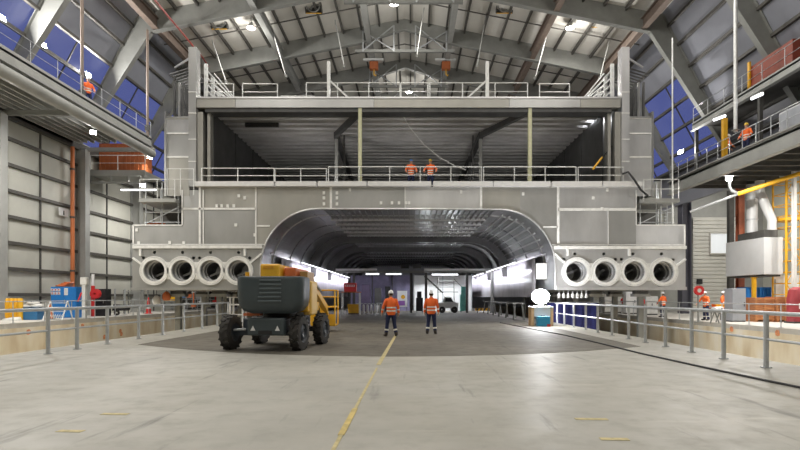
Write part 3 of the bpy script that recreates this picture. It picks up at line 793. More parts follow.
    for s in (-1, 1):
        h_, k_, a_, t_ = leg[s]
        MB().path([k_.lerp(a_, .52), k_.lerp(a_, .66)], [.077, .076], 12).build('shin_band', tape, tr, True, local=True)
        MB().path([a_ + Vector((0, .03, .08)), a_ + Vector((0, .03, -.02)), a_ + Vector((0, -.04, -.035)), t_ + Vector((0, -.02, 0)), t_ + Vector((0, -.06, 0))], [.056, .058, .054, .048, .03], 10).build('boot', boot_m, root, True, local=True)
    # helmet and hair
    cy = -.015 - lean
    MB().rings([((0, cy + .015, 1.60), .070, .080), ((0, cy + .02, 1.66), .079, .092), ((0, cy + .01, 1.69), .078, .095)], 14, False).build('hair', hair_m, root, True, local=True)
    hm = MB().rings([((0, cy, 1.695), .098, .118), ((0, cy, 1.71), .100, .120), ((0, cy, 1.755), .092, .112), ((0, cy, 1.79), .070, .086), ((0, cy, 1.812), .030, .04)], 18)
    hm.rings([((0, cy - .015, 1.688), .104, .138), ((0, cy - .012, 1.70), .104, .136)], 18)
    hm.path([(0, cy - .11, 1.72), (0, cy - .085, 1.785), (0, cy, 1.822), (0, cy + .085, 1.785), (0, cy + .11, 1.72)], .014, 6)
    hm.build('helmet', hat, root, True, local=True)
    return root
def floor_at(px, py, z=0.0):
    Y = (H - z) * F / (py - VY); return Vector((wx(px, Y), Y, z))
P1 = floor_at(391, 336.5); P2 = floor_at(431.3, 334.3)
person('person in orange jacket standing legs apart left of the yellow floor line, white helmet', (P1.x, P1.y, .006), PI + .25, hat_w, ((.05, -.02, .12), (.07, .06, .18)), .05, .09, .25)
person('person in orange jacket standing upright nearer the bright work lamp, white helmet, arms down', (P2.x, P2.y, .006), PI - .1, hat_w, ((.04, .0, .08), (.04, .0, .08)), .0, .065, 0)
# two on the ship's main deck
person('person with blue helmet leaning at the deck rail of the aluminium ship', (wx(411, 31.9), 31.9, DZ + .02), .1, hat_b, ((.10, .14, .55), (.10, .14, .55)), 0, .06, .2, lean=.05)
person('person with yellow helmet at the deck rail of the aluminium ship, elbows out', (wx(430.5, 31.9), 31.9, DZ + .02), -.15, hat_y, ((.16, .10, .6), (.16, .10, .6)), 0, .06, -.1, lean=.05)
# ------------------------------------------------------------------ guard rails round the pits
def rail_thing(name, label, base, h, posts=None, d=1.8, r=.032, mat=galv, mids=(.52,), plates=True, rp=None):
    t = thing(name, label, 'railing', base[0])
    railing(t, base, h, d, mat, r, mids, posts=posts, rp=rp)
    if plates:
        for p in (posts or along(base, d)):
            MB().cbox((p[0], p[1], p[2] + .012), .16, .16, .02).build('base_plate', mat, t)
    return t
lb = [Vector((-9.9, 8.5, 0)), Vector((-10.25, 24, 0)), Vector((-10.7, 30.5, 0))]
lposts = [floor_at(47, 354), floor_at(86, 349.2), floor_at(118, 344.2), floor_at(145, 339), floor_at(166.5, 335), floor_at(185.5, 331.5), floor_at(201, 328.5), floor_at(215, 326)]
for p in lposts:
    p.x = -9.66 - (p.y - 8.5) * .035
lposts = [Vector((-9.66 - (y - 8.5) * .035, y, 0)) for y in (4.6, 6.5, 8.4, 10.4, 12.5)] + lposts + [Vector((-9.66 - 21.9 * .035, 30.4, 0))]
rail_thing('guard_rail', 'galvanised guard rail on the main floor edge, beside the wheeled lift', [Vector((-9.5165, 4.4, 0)), Vector((-10.4335, 30.6, 0))], 1.22, lposts, r=.04, rp=.055)
rposts = [floor_at(766.7, 367.8), floor_at(725.6, 358.9), floor_at(697.8, 352.2), floor_at(667.8, 346.7), floor_at(646, 342.5), floor_at(628, 339), floor_at(612, 335.5), floor_at(599, 332.5), floor_at(588, 330), floor_at(577, 327.5), floor_at(567, 325.5)]
for p in rposts: p.x = 7.72 + (p.y - 10) * .65 / 20
rail_thing('guard_rail', 'galvanised guard rail on the main floor edge, running up to the bright work lamp', [Vector((7.55, 4.4, 0)), Vector((8.4, 31.0, 0))], 1.2, [Vector((7.56, 4.7, 0)), Vector((7.62, 6.5, 0)), Vector((7.68, 8.3, 0)), Vector((7.74, 10.1, 0))] + rposts + [Vector((8.38, 30.6, 0))], r=.04, rp=.055)
rail_thing('guard_rail', 'thin far-side pit railing in front of the blue cabinet and yellow barriers', [Vector((LX - .15, 20, LP)), Vector((LX - .15, 62, LP))], 1.1, None, 2.4, .026)
rail_thing('guard_rail', 'thin far-side pit railing in front of the orange timber crates', [Vector((RX + .15, 18, RP)), Vector((RX + .15, 49, RP))], 1.1, None, 2.4, .026)
# cable on the floor
cab = [Vector((8.0, 4.0, 0)), floor_at(806, 390), floor_at(760, 380.5), floor_at(700, 367.5), floor_at(640, 354), floor_at(600, 344), floor_at(566, 336), floor_at(530, 329), floor_at(500, 323)]
tag(MB().path([p + Vector((0, 0, .025)) for p in cab], .022, 6).build('floor_cable', black, None, True), 'long black cable lying along the floor from the right edge towards the tunnel', 'cable')

# ------------------------------------------------------------------ wheeled boom lift
LR = -math.radians(8)
lift = thing('boom_lift', 'wheeled boom lift with dark slate counterweight, yellow hood and yellow basket', 'lift', (-4.22, 16.69, .006), LR)
def Lt(mb, name, mat, parent=None, **k):
    R = Matrix.Rotation(-LR, 3, 'Z'); mb.v = [R @ v for v in mb.v]
    return Lb(mb, name, mat, parent or lift, **k)
def Lb(mb, name, mat, parent=lift, **k): return mb.build(name, mat, parent, local=True, **k)
for sx in (-1, 1):
    for sy in (-1, 1):
        c = (1.13 if sx > 0 else -.97, sy * 1.05, .50)
        w_ = Lb(MB().lathe(c, [(.27, -.14), (.44, -.15), (.49, -.12), (.50, -.07), (.50, .07), (.49, .12), (.44, .15), (.27, .14)], 'X', 32, True), 'tyre', rubber, smooth=True)
        for k in range(16):
            a = 2 * PI * k / 16
            mb = MB()
            for h_ in (-1, 1):
                a2 = a + h_ * .09
                p = Vector((c[0] + h_ * .08, c[1] + .50 * math.cos(a2), c[2] + .50 * math.sin(a2)))
                q = Vector((c[0] + h_ * .005, c[1] + .505 * math.cos(a2 + .12), c[2] + .505 * math.sin(a2 + .12)))
                mb.bar(p + Vector((h_ * .05, 0, 0)), q, .075, .05, (0, math.cos(a2), math.sin(a2)))
            Lb(mb, 'tread_lug', rubber, w_)
        Lb(MB().lathe(c, [(.02, sx * .10), (.12, sx * .12), (.14, sx * .15), (.24, sx * .09), (.275, sx * .145), (.275, -sx * .145), (.02, -sx * .12)], 'X', 24), 'wheel_hub', navy, w_, smooth=True)
ch = Lb(MB().prism([(-.62, -1.0), (-.12, -1.6), (.88, -1.6), (.80, -1.0), (.62, 1.4), (-.62, 1.4)], .52, .92, 'XY'), 'chassis', navy, bevel=.03)
Lb(MB().box(-.16, .92, -1.72, -1.5, .46, .96), 'bumper', slate, bevel=.05)
for sx in (.02, .74):
    Lb(MB().prism([(sx - .07, .60), (sx + .07, .60), (sx, .74)], -1.735, -1.72), 'tie_down_mark', white_p)
Lb(MB().box(.18, .58, -1.735, -1.72, .50, .60), 'bumper_slot', black)
for sy in (-1.05, 1.05):
    Lb(MB().bar((-1.0, sy, .5), (1.0, sy, .5), .16, .16), 'axle', navy)
    Lb(MB().path([(-.8, sy - .16, .58), (-.2, sy - .2, .62), (.2, sy - .2, .62), (.8, sy - .16, .58)], .035, 8), 'steering_ram', galv, smooth=True)
Lb(MB().disc((.1, 0, 1.0), .55, 'Z', 32, .2), 'turntable_ring', black)
# tail counterweight with rounded plan and tucked bottom
def cwplan(k, n=6):
    x0, x1, y0, y1, r = -.67, 1.24, -1.92, -.98, .30
    cx = (x0 + x1) / 2; pts = []
    for (ccx, ccy, a0) in ((x0 + r, y0 + r, PI), (x1 - r, y0 + r, 1.5 * PI)):
        for i in range(n + 1):
            a = a0 + PI / 2 * i / n; pts.append((ccx + r * math.cos(a), ccy + r * math.sin(a)))
    pts += [(x1, y1), (x0, y1)]
    return [(cx + (x - cx) * k, y1 + (y - y1) * (.35 + .65 * k)) for x, y in pts]
mb = MB(); levels = [(1.08, .62), (1.16, .84), (1.30, .95), (1.50, .992), (1.85, 1.0), (2.04, 1.0), (2.10, .985), (2.12, .95)]
n = len(cwplan(1))
for z, k in levels: mb.v += [Vector((x, y, z)) for x, y in cwplan(k)]
for i in range(len(levels) - 1):
    for j in range(n): mb.f.append((i * n + j, i * n + (j + 1) % n, (i + 1) * n + (j + 1) % n, (i + 1) * n + j))
mb.f.append(tuple(range(n))); mb.f.append(tuple(range((len(levels) - 1) * n, len(levels) * n)))
cw = Lt(mb, 'counterweight', slate, smooth=True)
for k in range(6):
    z = 2.02 - k * .115
    Lt(MB().box(.02 - .04 * (k > 3), .62, -1.945, -1.90, z - .035, z + .012), 'grip_slot', M('slate_light', (.10, .125, .14), .4, 0, .08, 2), cw, bevel=.01)
Lt(MB().box(-.3, 1.2, -1.0, .9, 1.1, 1.38), 'turret_deck', yellow_l, bevel=.04)
Lt(MB().box(-.14, .42, -1.3, .1, 2.05, 2.5), 'engine_hood', yellow_l, bevel=.05)
Lt(MB().box(-.04, .26, -1.315, -1.29, 2.36, 2.44), 'hood_handle', M('lift_amber', (.7, .33, .02), .4, 0, .1, 2))
Lt(MB().box(.47, .80, -.9, 1.2, 2.02, 2.42), 'boom_base', orange_p, bevel=.03)
Lt(MB().box(.86, 1.1, -.6, .5, 1.9, 2.32), 'valve_block', M('lift_bronze', (.36, .22, .07), .5, .1, .2, 4), bevel=.02)
Lt(MB().box(1.0, 1.27, -.8, .15, 1.0, 2.02), 'side_cover', M('lift_cream', (.80, .52, .13), .45, 0, .06, 2), bevel=.06)
Lt(MB().box(-.52, -.3, -.9, .9, 1.15, 1.92), 'side_cover', yellow_l, bevel=.06)
Lt(MB().box(-.62, -.15, -1.3, -.95, 1.0, 1.08), 'tail_lamp_bar', orange_p)
Lt(MB().disc((-.50, -1.3, 2.19), .06, 'Z', 12, .14), 'beacon', M('beacon_amber', (.9, .45, .03), .3, 0, .05, 3))
b0, b1, b2, b3 = Vector((.63, 1.0, 2.22)), Vector((.60, 3.4, 1.75)), Vector((.55, 6.2, 1.05)), Vector((.50, 7.0, .75))
Lt(MB().bar(b0, b1, .30, .34), 'boom_section', yellow_l, bevel=.02)
Lt(MB().bar(b1 - (b1 - b0) * .05, b2, .23, .26), 'boom_section', yellow_l, bevel=.02)
Lt(MB().bar(b2, b3, .14, .18), 'jib', yellow_l, bevel=.02)
Lt(MB().path([b0 + Vector((.2, .3, .0)), b1 + Vector((.2, 0, .05))], .05, 8), 'lift_ram', galv, smooth=True)
# basket
bx0, bx1, by0, by1, bz = -.22, .84, 7.0, 8.0, .30
Lt(MB().box(bx0, bx1, by0, by1, bz - .05, bz), 'basket_floor', yellow_p)
Lt(MB().box(bx0, bx1, by0 - .02, by0 + .02, bz, bz + .48), 'basket_kick_plate', yellow_l)
Lt(MB().box((bx0 + bx1) / 2 - .12, (bx0 + bx1) / 2 + .18, by0 - .12, by0, bz + .30, bz + .78), 'control_box', yellow_l, bevel=.02)
for z in (.8, 1.25, 1.55):
    Lt(MB().path([(bx0, by0, bz + z), (bx1, by0, bz + z), (bx1, by1, bz + z), (bx0, by1, bz + z), (bx0, by0, bz + z)], .028, 8), 'basket_rail', yellow_l, smooth=True)
for x, y in ((bx0, by0), (bx1, by0), (bx0, by1), (bx1, by1)):
    Lt(MB().path([(x, y, bz), (x, y, bz + 1.55)], .032, 8), 'basket_post', yellow_l, smooth=True)

# ------------------------------------------------------------------ lamps
def area_light(name, loc, power, size, rot=(0, 0, 0), color=(1, .965, .90), spread=PI, parent=None):
    d = bpy.data.lights.new(name, 'AREA'); d.energy = power; d.shape = 'DISK'; d.size = size; d.color = color; d.spread = spread
    o = bpy.data.objects.new(name, d); C.objects.link(o); o.location = loc; o.rotation_euler = rot
    if parent: o.parent = parent
    return o
def point_light(name, loc, power, r=.2, color=(1, .965, .90), parent=None):
    d = bpy.data.lights.new(name, 'POINT'); d.energy = power; d.shadow_soft_size = r; d.color = color
    o = bpy.data.objects.new(name, d); C.objects.link(o); o.location = loc
    if parent: o.parent = parent
    return o
def high_bay(label, p, power, group='high bay lamps under the roof'):
    t = thing('high_bay_lamp', label, 'lamp', p, 0, group)
    Lb(MB().lathe((0, 0, 0), [(.10, .45), (.14, .30), (.34, .02), (.36, -.02), (.33, -.02), (.31, .02), (.02, .25)], 'Z', 24), 'reflector', steel_l, t, smooth=True)
    Lb(MB().lathe((0, 0, 0), [(1e-4, -.07), (.2, -.055), (.31, -.01), (.31, .0), (1e-4, .02)], 'Z', 24), 'lens', lamp_glow, t, smooth=True)
    top = max(.6, roof_z(p[0]) - p[2] - .1)
    Lb(MB().path([(0, 0, .4), (0, 0, top)], .02, 6), 'hanger', steel_d, t)
    area_light('lamp_light', (0, 0, -.12), power, .6, parent=t); point_light('lamp_light', (0, 0, -.95), 260, .3, parent=t)
    return t
KP = 1.0
hb = [('high bay lamp under the roof above the left end of the upper deck rail', at(251, 28, 42)), ('high bay lamp hanging nearest the roof ridge, cut by the top edge', at(394, 4, 41)),
      ('high bay lamp under the roof above the right end of the upper deck rail', at(570, 28, 42)), ('small distant high bay lamp seen just above the middle of the upper deck rail', at(409, 92, 58))]
for l, p in hb: high_bay(l, p, 750 * KP)
for Y in (-4, 8, 19, 30):
    for X in (-12.6, -.6, 11.6):
        area_light('hall_light', (X, Y, roof_z(X) - 1.4), 420 * KP, 1.0); point_light('hall_light', (X, Y, roof_z(X) - 2.2), 380 * KP, .35)
def flood(label, p, aim, power, size=.42, glow=lamp_glow, name='flood_lamp', group='flood lamps along the walkways', color=(1, .97, .93)):
    p = Vector(p); d = (Vector(aim) - p).normalized(); q = d.to_track_quat('-Z', 'Y')
    t = thing(name, label, 'lamp', p, 0, group); t.rotation_mode = 'QUATERNION'; t.rotation_quaternion = q
    Lb(MB().box(-size / 2, size / 2, -size * .4, size * .4, -.02, .12), 'housing', steel_d, t, bevel=.02)
    Lb(MB().box(-size * .44, size * .44, -size * .34, size * .34, -.05, -.02), 'lens', glow, t)
    Lb(MB().path([(-size / 2 - .02, 0, .05), (-size / 2 - .02, 0, .25), (size / 2 + .02, 0, .25), (size / 2 + .02, 0, .05)], .018, 6), 'mounting_bracket', steel_d, t)
    if power: area_light('lamp_light', (0, 0, -.08), power, size * .9, parent=t, color=color)
    return t
fl = [('flood lamp cut by the left edge, above the left walkway', (2, 18, 29.3)), ('flood lamp above the left walkway, between the edge and the raking column', (43, 45, 32.6)), ('flood lamp just behind the helmet of the worker on the left walkway', (88, 75, 37.0))]
for l, (a, b, Y) in fl: flood(l, at(a, b, Y), (0, 28, 23), 650)
fr = [('flood lamp on the right upper walkway, beside the orange container', (768, 45, 32.8)), ('flood lamp on the right upper walkway, before the lower end', (729, 74, 36.9)), ('flood lamp at the far end of the right walkway, by the blue glazing', (681, 152, 40.0))]
for l, (a, b, Y) in fr: flood(l, at(a, b, Y), (0, 28, 23), 650)
fs_ = [('round lamp under the left walkway soffit', (93, 132, 34.6), 120), ('round lamp at the far lower end of the left walkway, beside the orange container', (150, 157, 41.0), 120), ('round lamp below the left container platform', (143, 185, 41.0), 90), ('round lamp on the curved bracket under the right walkway', (729, 178, 33), 150)]
for l, (a, b, Y), pw in fs_: flood(l, at(a, b, Y), at(a, b + 60, Y - 3), pw, .40, name='bulkhead_lamp', group='round lamps under the walkways')
def tube(label, a, b, Y, Y2=None, r=.05, power=0, m=tube_glow, group='tube lights'):
    p, q = at(*a, Y), at(*b, Y2 or Y); t = thing('tube_light', label, 'lamp', p, 0, group)
    MB().bar(p + Vector((0, 0, .08)), q + Vector((0, 0, .08)), .16, .07).build('mounting', galv_w, t)
    MB().path([p, q], r, 8).build('tube', m, t, True)
    if power:
        mid = (p + q) / 2 - p; mid.z -= .12
        area_light('lamp_light', mid, power, .8, parent=t, color=(.92, .94, 1))
tube('tube light on the light bar under the left container platform', (121, 190), (156, 190), 40.5, power=60)
tube('short tube light on the left wall girt behind the second column', (87, 227), (98, 227.5), 42)
tube('tube light under the right upper walkway, beside the upper worker', (752, 98.5), (762, 94), 30, 28, .08)
tube('tube light above the workers on the right walkway', (714, 120), (725, 116), 34, 33, .08)
tube('left of the two tube lights across the back of the tunnel', (366, 274), (379, 274), 54, power=60, r=.07)
tube('right of the two tube lights across the back of the tunnel', (386, 274), (401, 274), 54, power=60, r=.07)
tube('white tube light over the white screened bay', (432, 274.5), (458, 274.5), 55.5, power=60, r=.06)
for s, X in ((-1, fx(261) + .55), (1, fx(555) - .55)):
    for k in range(8):
        y = 37.5 + k * 4.2
        t = thing('strip_light', 'LED strip light on the %s tunnel wall, %s' % ('left' if s < 0 else 'right', ['nearest the opening', 'second from the opening', 'third from the opening', 'fourth from the opening', 'fifth from the opening', 'sixth from the opening', 'seventh from the opening', 'deepest in'][k]), 'lamp', (X - s * .50, y, 3.95), 0, 'strip lights along the tunnel walls')
        Lb(MB().box(-.05, .05, 0, 4.0, .03, .08), 'mounting', galv_w, t)
        Lb(MB().box(-.03, .03, .03, 3.97, .0, .03), 'diffuser', tube_glow, t)
        l = area_light('lamp_light', (s * .02, 2.0, -.06), 58, .12, (0, -s * .8, 0), (.92, .90, 1.0), parent=t); l.data.shape = 'RECTANGLE'; l.data.size = .12; l.data.size_y = 3.9

for l, X, Yq, z in (('added unseen light under the right aisle ceiling nearest the roller door', 28, 45, 12.2), ('added unseen light under the right aisle ceiling further from the roller door', 28, 36, 12.2)):
    t = thing('tube_light', l, 'lamp', (X, Yq, z), 0, 'tube lights')  # out of sight, added to brighten the aisle and roller door
    Lb(MB().box(-.7, .7, -.08, .08, .06, .2), 'mounting', galv_w, t); Lb(MB().path([(-.65, 0, 0), (.65, 0, 0)], .05, 8), 'tube', tube_glow, t, smooth=True)
    area_light('lamp_light', (0, 0, -.12), 420, .8, parent=t)
for X, Yq, z, pw in ((19.4, 30.5, 8.6, 800), (20.2, 20, 8.6, 350), (-20.6, 27, 11.7, 950), (26, 29, 9, 600), (-20.6, 18, 11.7, 600), (-20.6, 44, 10.0, 420)): area_light('added_fill_light', (X, Yq, z), pw, .5)  # unseen fill lights added to brighten walls and gear below the walkways
tube('white tube light fixture under the bay ceiling near its right end', (573, 117.5), (611, 117.5), 34.0, power=60, r=.05)
for k, (X, Yq, l) in enumerate(((-6.5, 34.5, 'added unseen uplight on the ship deck in the left part of the open bay'), (.3, 34.5, 'added unseen uplight on the ship deck in the middle of the open bay'), (7.5, 34.5, 'added unseen uplight on the ship deck in the right part of the open bay'))):
    flood(l, (X, Yq, DZ + .5), (X, Yq + 4, CZ), 70, .4, name='added_bay_uplight', group='added unseen uplights for the bay ceiling')  # added behind the deck edge, unseen, to brighten the bay ceiling
# work lamp and its bench beside the tunnel mouth
bn = thing('work_bench', 'white panelled bench with timber legs under the glaring work lamp', 'bench', (wx(541.5, 28.6), 28.6, .006))
BX = 0.0
for sx in (-.52, .50):
    Lb(MB().box(sx - .07, sx + .07, -.25, -.1, 0, .98), 'timber_leg', M('timber_pale', (.60, .40, .22), .7, 0, .2, 3), bn)
    Lb(MB().box(sx - .07, sx + .07, .35, .5, 0, .98), 'timber_leg', M('timber_pale', (.60, .40, .22), .7, 0, .2, 3), bn)
Lb(MB().box(-.58, .56, -.3, .55, .98, 1.04), 'bench_top', white_p, bn)
Lb(MB().box(-.44, .42, -.22, -.18, .5, .98), 'front_board', white_p, bn)
tb = thing('tool_box', 'blue tool box with red corner standing under the white work bench', 'box', (wx(543, 28.1), 28.1, .006))
Lb(MB().box(-.33, .33, -.2, .2, 0, .42), 'body', M('box_cyan', (.03, .30, .52), .45, 0, .08, 2), tb, bevel=.02)
Lb(MB().box(-.33, .33, -.2, .2, .42, .52), 'lid', M('box_cyan', (.03, .30, .52)), tb, bevel=.02)
Lb(MB().box(.16, .34, -.215, -.2, .0, .12), 'corner_label', red_p, tb)
Lb(MB().path([(-.1, 0, .52), (-.1, 0, .58), (.1, 0, .58), (.1, 0, .52)], .015, 6), 'handle', black, tb)
wl = thing('work_lamp', 'white work lamp with its glare built as a globe, on the bench at the right of the tunnel mouth', 'lamp', (wx(540.5, 28.6), 28.6, 1.048))
Lb(MB().rings([((0, 0, 0), .22, .2), ((0, 0, .05), .22, .2), ((0, 0, .06), .05, .05), ((0, 0, .14), .05, .05)], 16), 'stand', black, wl)
sph = [(max(.001, .46 * math.sin(PI * k / 14)), .52 - .40 * math.cos(PI * k / 14)) for k in range(15)]  # globe swollen to the size of the lamp's glare
Lb(MB().lathe((0, 0, 0), sph, 'Z', 28), 'lens', work_glow, wl, smooth=True)

# ------------------------------------------------------------------ left walkway
WX, WZ, WEND = -18.5, 12.83, 38.0
lw = thing('walkway', 'long steel walkway with railing high along the left wall', 'walkway', (WX, 20, WZ))

MB().box(-24.4, WX, 5, WEND, WZ - .12, WZ).build('walkway_deck', steel, lw)
MB().box(WX - .06, WX, 5, WEND, WZ - .55, WZ + .15).build('fascia', steel_l, lw)
MB().box(WX - .25, WX + .12, 5, WEND, WZ - .62, WZ - .55).build('fascia_flange', steel_l, lw)
MB().path([(WX - .1, 5, WZ - 1.0), (WX - .1, WEND + .3, WZ - 1.0)], .30, 14).build('edge_tube', steel_l, lw, True)
for k in range(11): x = -24.2 + k * .52; MB().box(x, x + .10, 5, WEND, WZ - .34, WZ - .12).build('soffit_joist', steel_l, lw)
for k in range(5): y = 7.9 + k * 7.8; MB().box(-24.3, WX - .3, y - .1, y + .1, WZ - .62, WZ - .34).build('cross_beam', steel, lw)
railing(lw, [(WX - .05, 12, WZ + .15), (WX - .05, WEND, WZ + .15)], 1.05, 1.95, galv, .018, (.5,))
struct(MB().box(-24.4, -24.1, 5, 60, WZ - .55, WZ - .1).build('wall_girt', steel_d))
person('person in orange vest on the left walkway with a lamp glaring behind the helmet', (-19.3, 19.3 * F / 323, WZ + .02), .8, hat_w, ((.1, .12, .5), (.1, .12, .5)), 0, .06)
for (px, Y, y0, y1, nm) in ((82, 31.0, -8, 102.5, 'thin brown hoist pole rising from the left walkway beside the worker'), (147.5, 37.5, 30, 136.5, 'thin brown hoist pole behind the far end of the left walkway')):
    a, b = at(px, y1, Y), at(px, y0, Y)
    t = thing('hoist_pole', nm, 'pole', a); MB().path([a, b], .09, 8).build('pole', brown, t, True); MB().cbox(a.lerp(b, .08), .3, .2, .4).build('hoist_hook_block', steel_d, t)
# container platform at the left
cp = thing('container_platform', 'bracketed steel platform with white railing under the left walkway', 'platform', (-22, 40.2, 11.0))
MB().box(-24.2, -19.9, 40.0, 42.4, 10.7, 11.0).build('platform_deck', steel, cp)
MB().box(-24.2, -19.9, 39.9, 40.0, 10.62, 11.05).build('platform_fascia', steel_l, cp)
MB().box(-24.1, -20.0, 39.9, 40.05, 10.05, 10.2).build('lower_chord', steel_l, cp)
for x in (-24.0, -22.5, -21.2, -20.1): MB().box(x - .06, x + .06, 39.9, 40.05, 10.2, 10.7).build('truss_post', steel_l, cp)
railing(cp, [(-24.1, 40.1, 11.05), (-20.0, 40.1, 11.05)], 1.15, 2.0, galv_w, .03, (.5,))
oc = thing('shipping_container', 'orange container standing on the left platform under the walkway', 'container', (-22, 42, 11.0))
MB().box(-24.1, -20.5, 41.2, 42.2, 11.02, 13.4).build('container_body', orange_c, oc)
for k in range(11): MB().box(-24.0 + k * .32, -23.9 + k * .32, 41.14, 41.2, 11.1, 13.3).build('corrugation', orange_c, oc)
# ------------------------------------------------------------------ right walkways
RWX, RWZ = 17.9, 9.4
rw = thing('walkway', 'lower steel walkway with railing along the right side, two workers on it', 'walkway', (RWX, 20, RWZ))
MB().box(RWX, 23.3, 5, 37, RWZ - .12, RWZ).build('walkway_deck', steel_d, rw)
MB().box(RWX, RWX + .06, 5, 37, RWZ - .75, RWZ + .12).build('fascia', steel_l, rw)
MB().box(RWX - .15, RWX + .2, 5, 37, RWZ - .82, RWZ - .75).build('fascia_flange', steel_l, rw)
MB().box(RWX - .12, RWX + .2, 5, 37, RWZ + .08, RWZ + .14).build('fascia_flange', steel_l, rw)
for k in range(26): y = 5 + k * 1.25; MB().box(RWX + .2, 23.3, y, y + .12, RWZ - .45, RWZ - .12).build('soffit_joist', steel_d, rw)
railing(rw, [(RWX + .08, 14, RWZ + .14), (RWX + .08, 37, RWZ + .14)], 1.05, 1.15, galv, .022, (.5,))
UX, UZ = 20.3, 14.0
uw = thing('walkway', 'upper steel walkway with railing along the right side, orange container behind', 'walkway', (UX, 20, UZ))
MB().box(UX, 23.3, 5, 38.5, UZ - .12, UZ).build('walkway_deck', steel_d, uw)
MB().box(UX, UX + .06, 5, 38.5, UZ - .45, UZ + .1).build('fascia', steel_l, uw)
MB().box(UX - .12, UX + .18, 5, 38.5, UZ - .5, UZ - .45).build('fascia_flange', steel_l, uw)
railing(uw, [(UX + .08, 14, UZ + .1), (UX + .08, 38.5, UZ + .1)], 1.05, 1.9, galv, .022, (.5,))
for y in (23.5, 31.3, 38.3): MB().box(UX + .1, UX + .3, y - .1, y + .1, RWZ + .015, UZ - .12).build('walkway_hanger', steel_d, uw)
ro = thing('shipping_container', 'orange red container behind the right upper walkway railing', 'container', (22, 30, UZ))
MB().box(20.75, 21.4, 29.0, 32.6, UZ + .02, UZ + 1.6).build('container_body', M('container_red', (.26, .05, .025), .55, 0, .15, 1), ro)
MB().box(20.62, 20.72, 32.5, 32.7, UZ + .02, UZ + 1.9).build('edge_strip', yellow_p, ro)
person('person with yellow helmet and orange jacket on the right walkway, looking along it', (18.65, 18.65 * F / 335.5, RWZ + .02), -1.2, hat_y, ((.12, .12, .5), (.12, .12, .5)), .06, .06)
person('person half hidden by the yellow post on the right walkway', (18.85, 18.85 * F / 317, RWZ + .02), 1.3, hat_w, ((.1, .1, .5), (.1, .1, .5)), .0, .06)
yp = thing('walkway_post', 'yellow post standing between the two workers on the right walkway', 'post', (18.4, 31.3, RWZ + .015))
Lb(MB().box(-.12, .12, -.12, .12, 0, 2.6), 'post', yellow_p, yp); Lb(MB().box(-.2, .2, -.2, .2, 0, .04), 'foot_plate', steel, yp)
for (px, Y, y0, y1, nm) in ((735.5, 30, -6, 132, 'tall pale pole rising past the front of both right walkways'),):
    a, b = at(px, y1, Y), at(px, y0, Y)
    t = thing('tall_pole', nm, 'pole', a); MB().path([a, b], .10, 10).build('pole', galv_w, t, True); MB().cbox(a + Vector((0, 0, .1)), .3, .3, .06).build('foot_plate', steel, t)
# grey boxes on the right walkway near the edge of the picture
t = thing('plant_cabinet', 'grey plant cabinets behind the right walkway railing', 'cabinet', (20.6, 26.5, RWZ + .02))
Lb(MB().box(-.8, 1.8, -2.2, 2.2, 0, 2.0), 'cabinet_body', hood_m, t, bevel=.03); Lb(MB().box(-.83, -.8, -2.0, 0, .1, 1.9), 'cabinet_door', grey_p, t); Lb(MB().box(-.83, -.8, .1, 2.1, .1, 1.9), 'cabinet_door', grey_p, t)
# ------------------------------------------------------------------ roof fans and ropes
def fan(label, p):
    t = thing('roof_fan', label, 'fan', p, 0, 'fan units hanging under the roof')
    t.rotation_euler = (math.radians(38), 0, 0)
    Lb(MB().box(-.66, .66, -.1, .3, -.66, -.60).box(-.66, .66, -.1, .3, .60, .66).box(-.66, -.60, -.1, .3, -.60, .60).box(.60, .66, -.1, .3, -.60, .60).box(-.6, .6, .26, .3, -.6, .6), 'casing', steel_d, t)
    Lb(MB().lathe((0, -.08, 0), [(.50, -.05), (.58, -.05), (.58, .06), (.50, .06)], 'Y', 28, True), 'shroud', steel, t, smooth=True)
    Lb(MB().disc((0, .02, 0), .13, 'Y', 16, .14), 'hub', steel_l, t)
    for k in range(6):
        a = 2 * PI * k / 6
        Lb(MB().bar((.12 * math.cos(a), .02, .12 * math.sin(a)), (.47 * math.cos(a), .04, .47 * math.sin(a)), .14, .03, (.4 * math.sin(a), 1, -.4 * math.cos(a))), 'blade', steel_l, t)
    Lb(MB().box(-.62, .62, -.13, -.09, -.66, -.60), 'warning_strip', yellow_p, t)
    for s in (-.5, .5): Lb(MB().path([(s, .15, .62), (s, .15 + .5, 1.3)], .03, 6), 'hanger', steel_d, t)
for l, a, b in (('fan unit under the roof left of the left high bay lamp', 218, 20), ('fan unit cut by the top edge, left of the roof ridge', 313, 4), ('fan unit cut by the top edge, right of the roof ridge', 505, 4), ('fan unit under the roof right of the right high bay lamp', 599, 18)):
    fan(l, at(a, b, 42))
ropes = [((212, 40), (226, 82), 'leftmost pale rod slanting from the roof to the upper deck rail'), ((272, 28), (286, 76), 'pale rod slanting down past the left sloping roof frame'), ((335, 20), (344, 66), 'pale rod slanting down left of the roof ridge bracing'),
         ((424, 8), (417, 56), 'pale rod slanting down just right of the roof ridge'), ((487, 10), (477, 66), 'pale rod slanting down right of the roof ridge bracing'), ((548, 30), (535, 78), 'pale rod slanting down past the right sloping roof frame'), ((610, 38), (600, 78), 'rightmost pale rod slanting from the roof to the upper deck')]
for a, b, l in ropes:
    p, q = at(*a, 43.5), at(*b, 41)
    t = thing('hanging_rod', l, 'rod', q); MB().path([p, q], .045, 6).build('rod', steel_l, t, True); MB().cbox(q, .16, .16, .2).build('rod_end', steel, t)
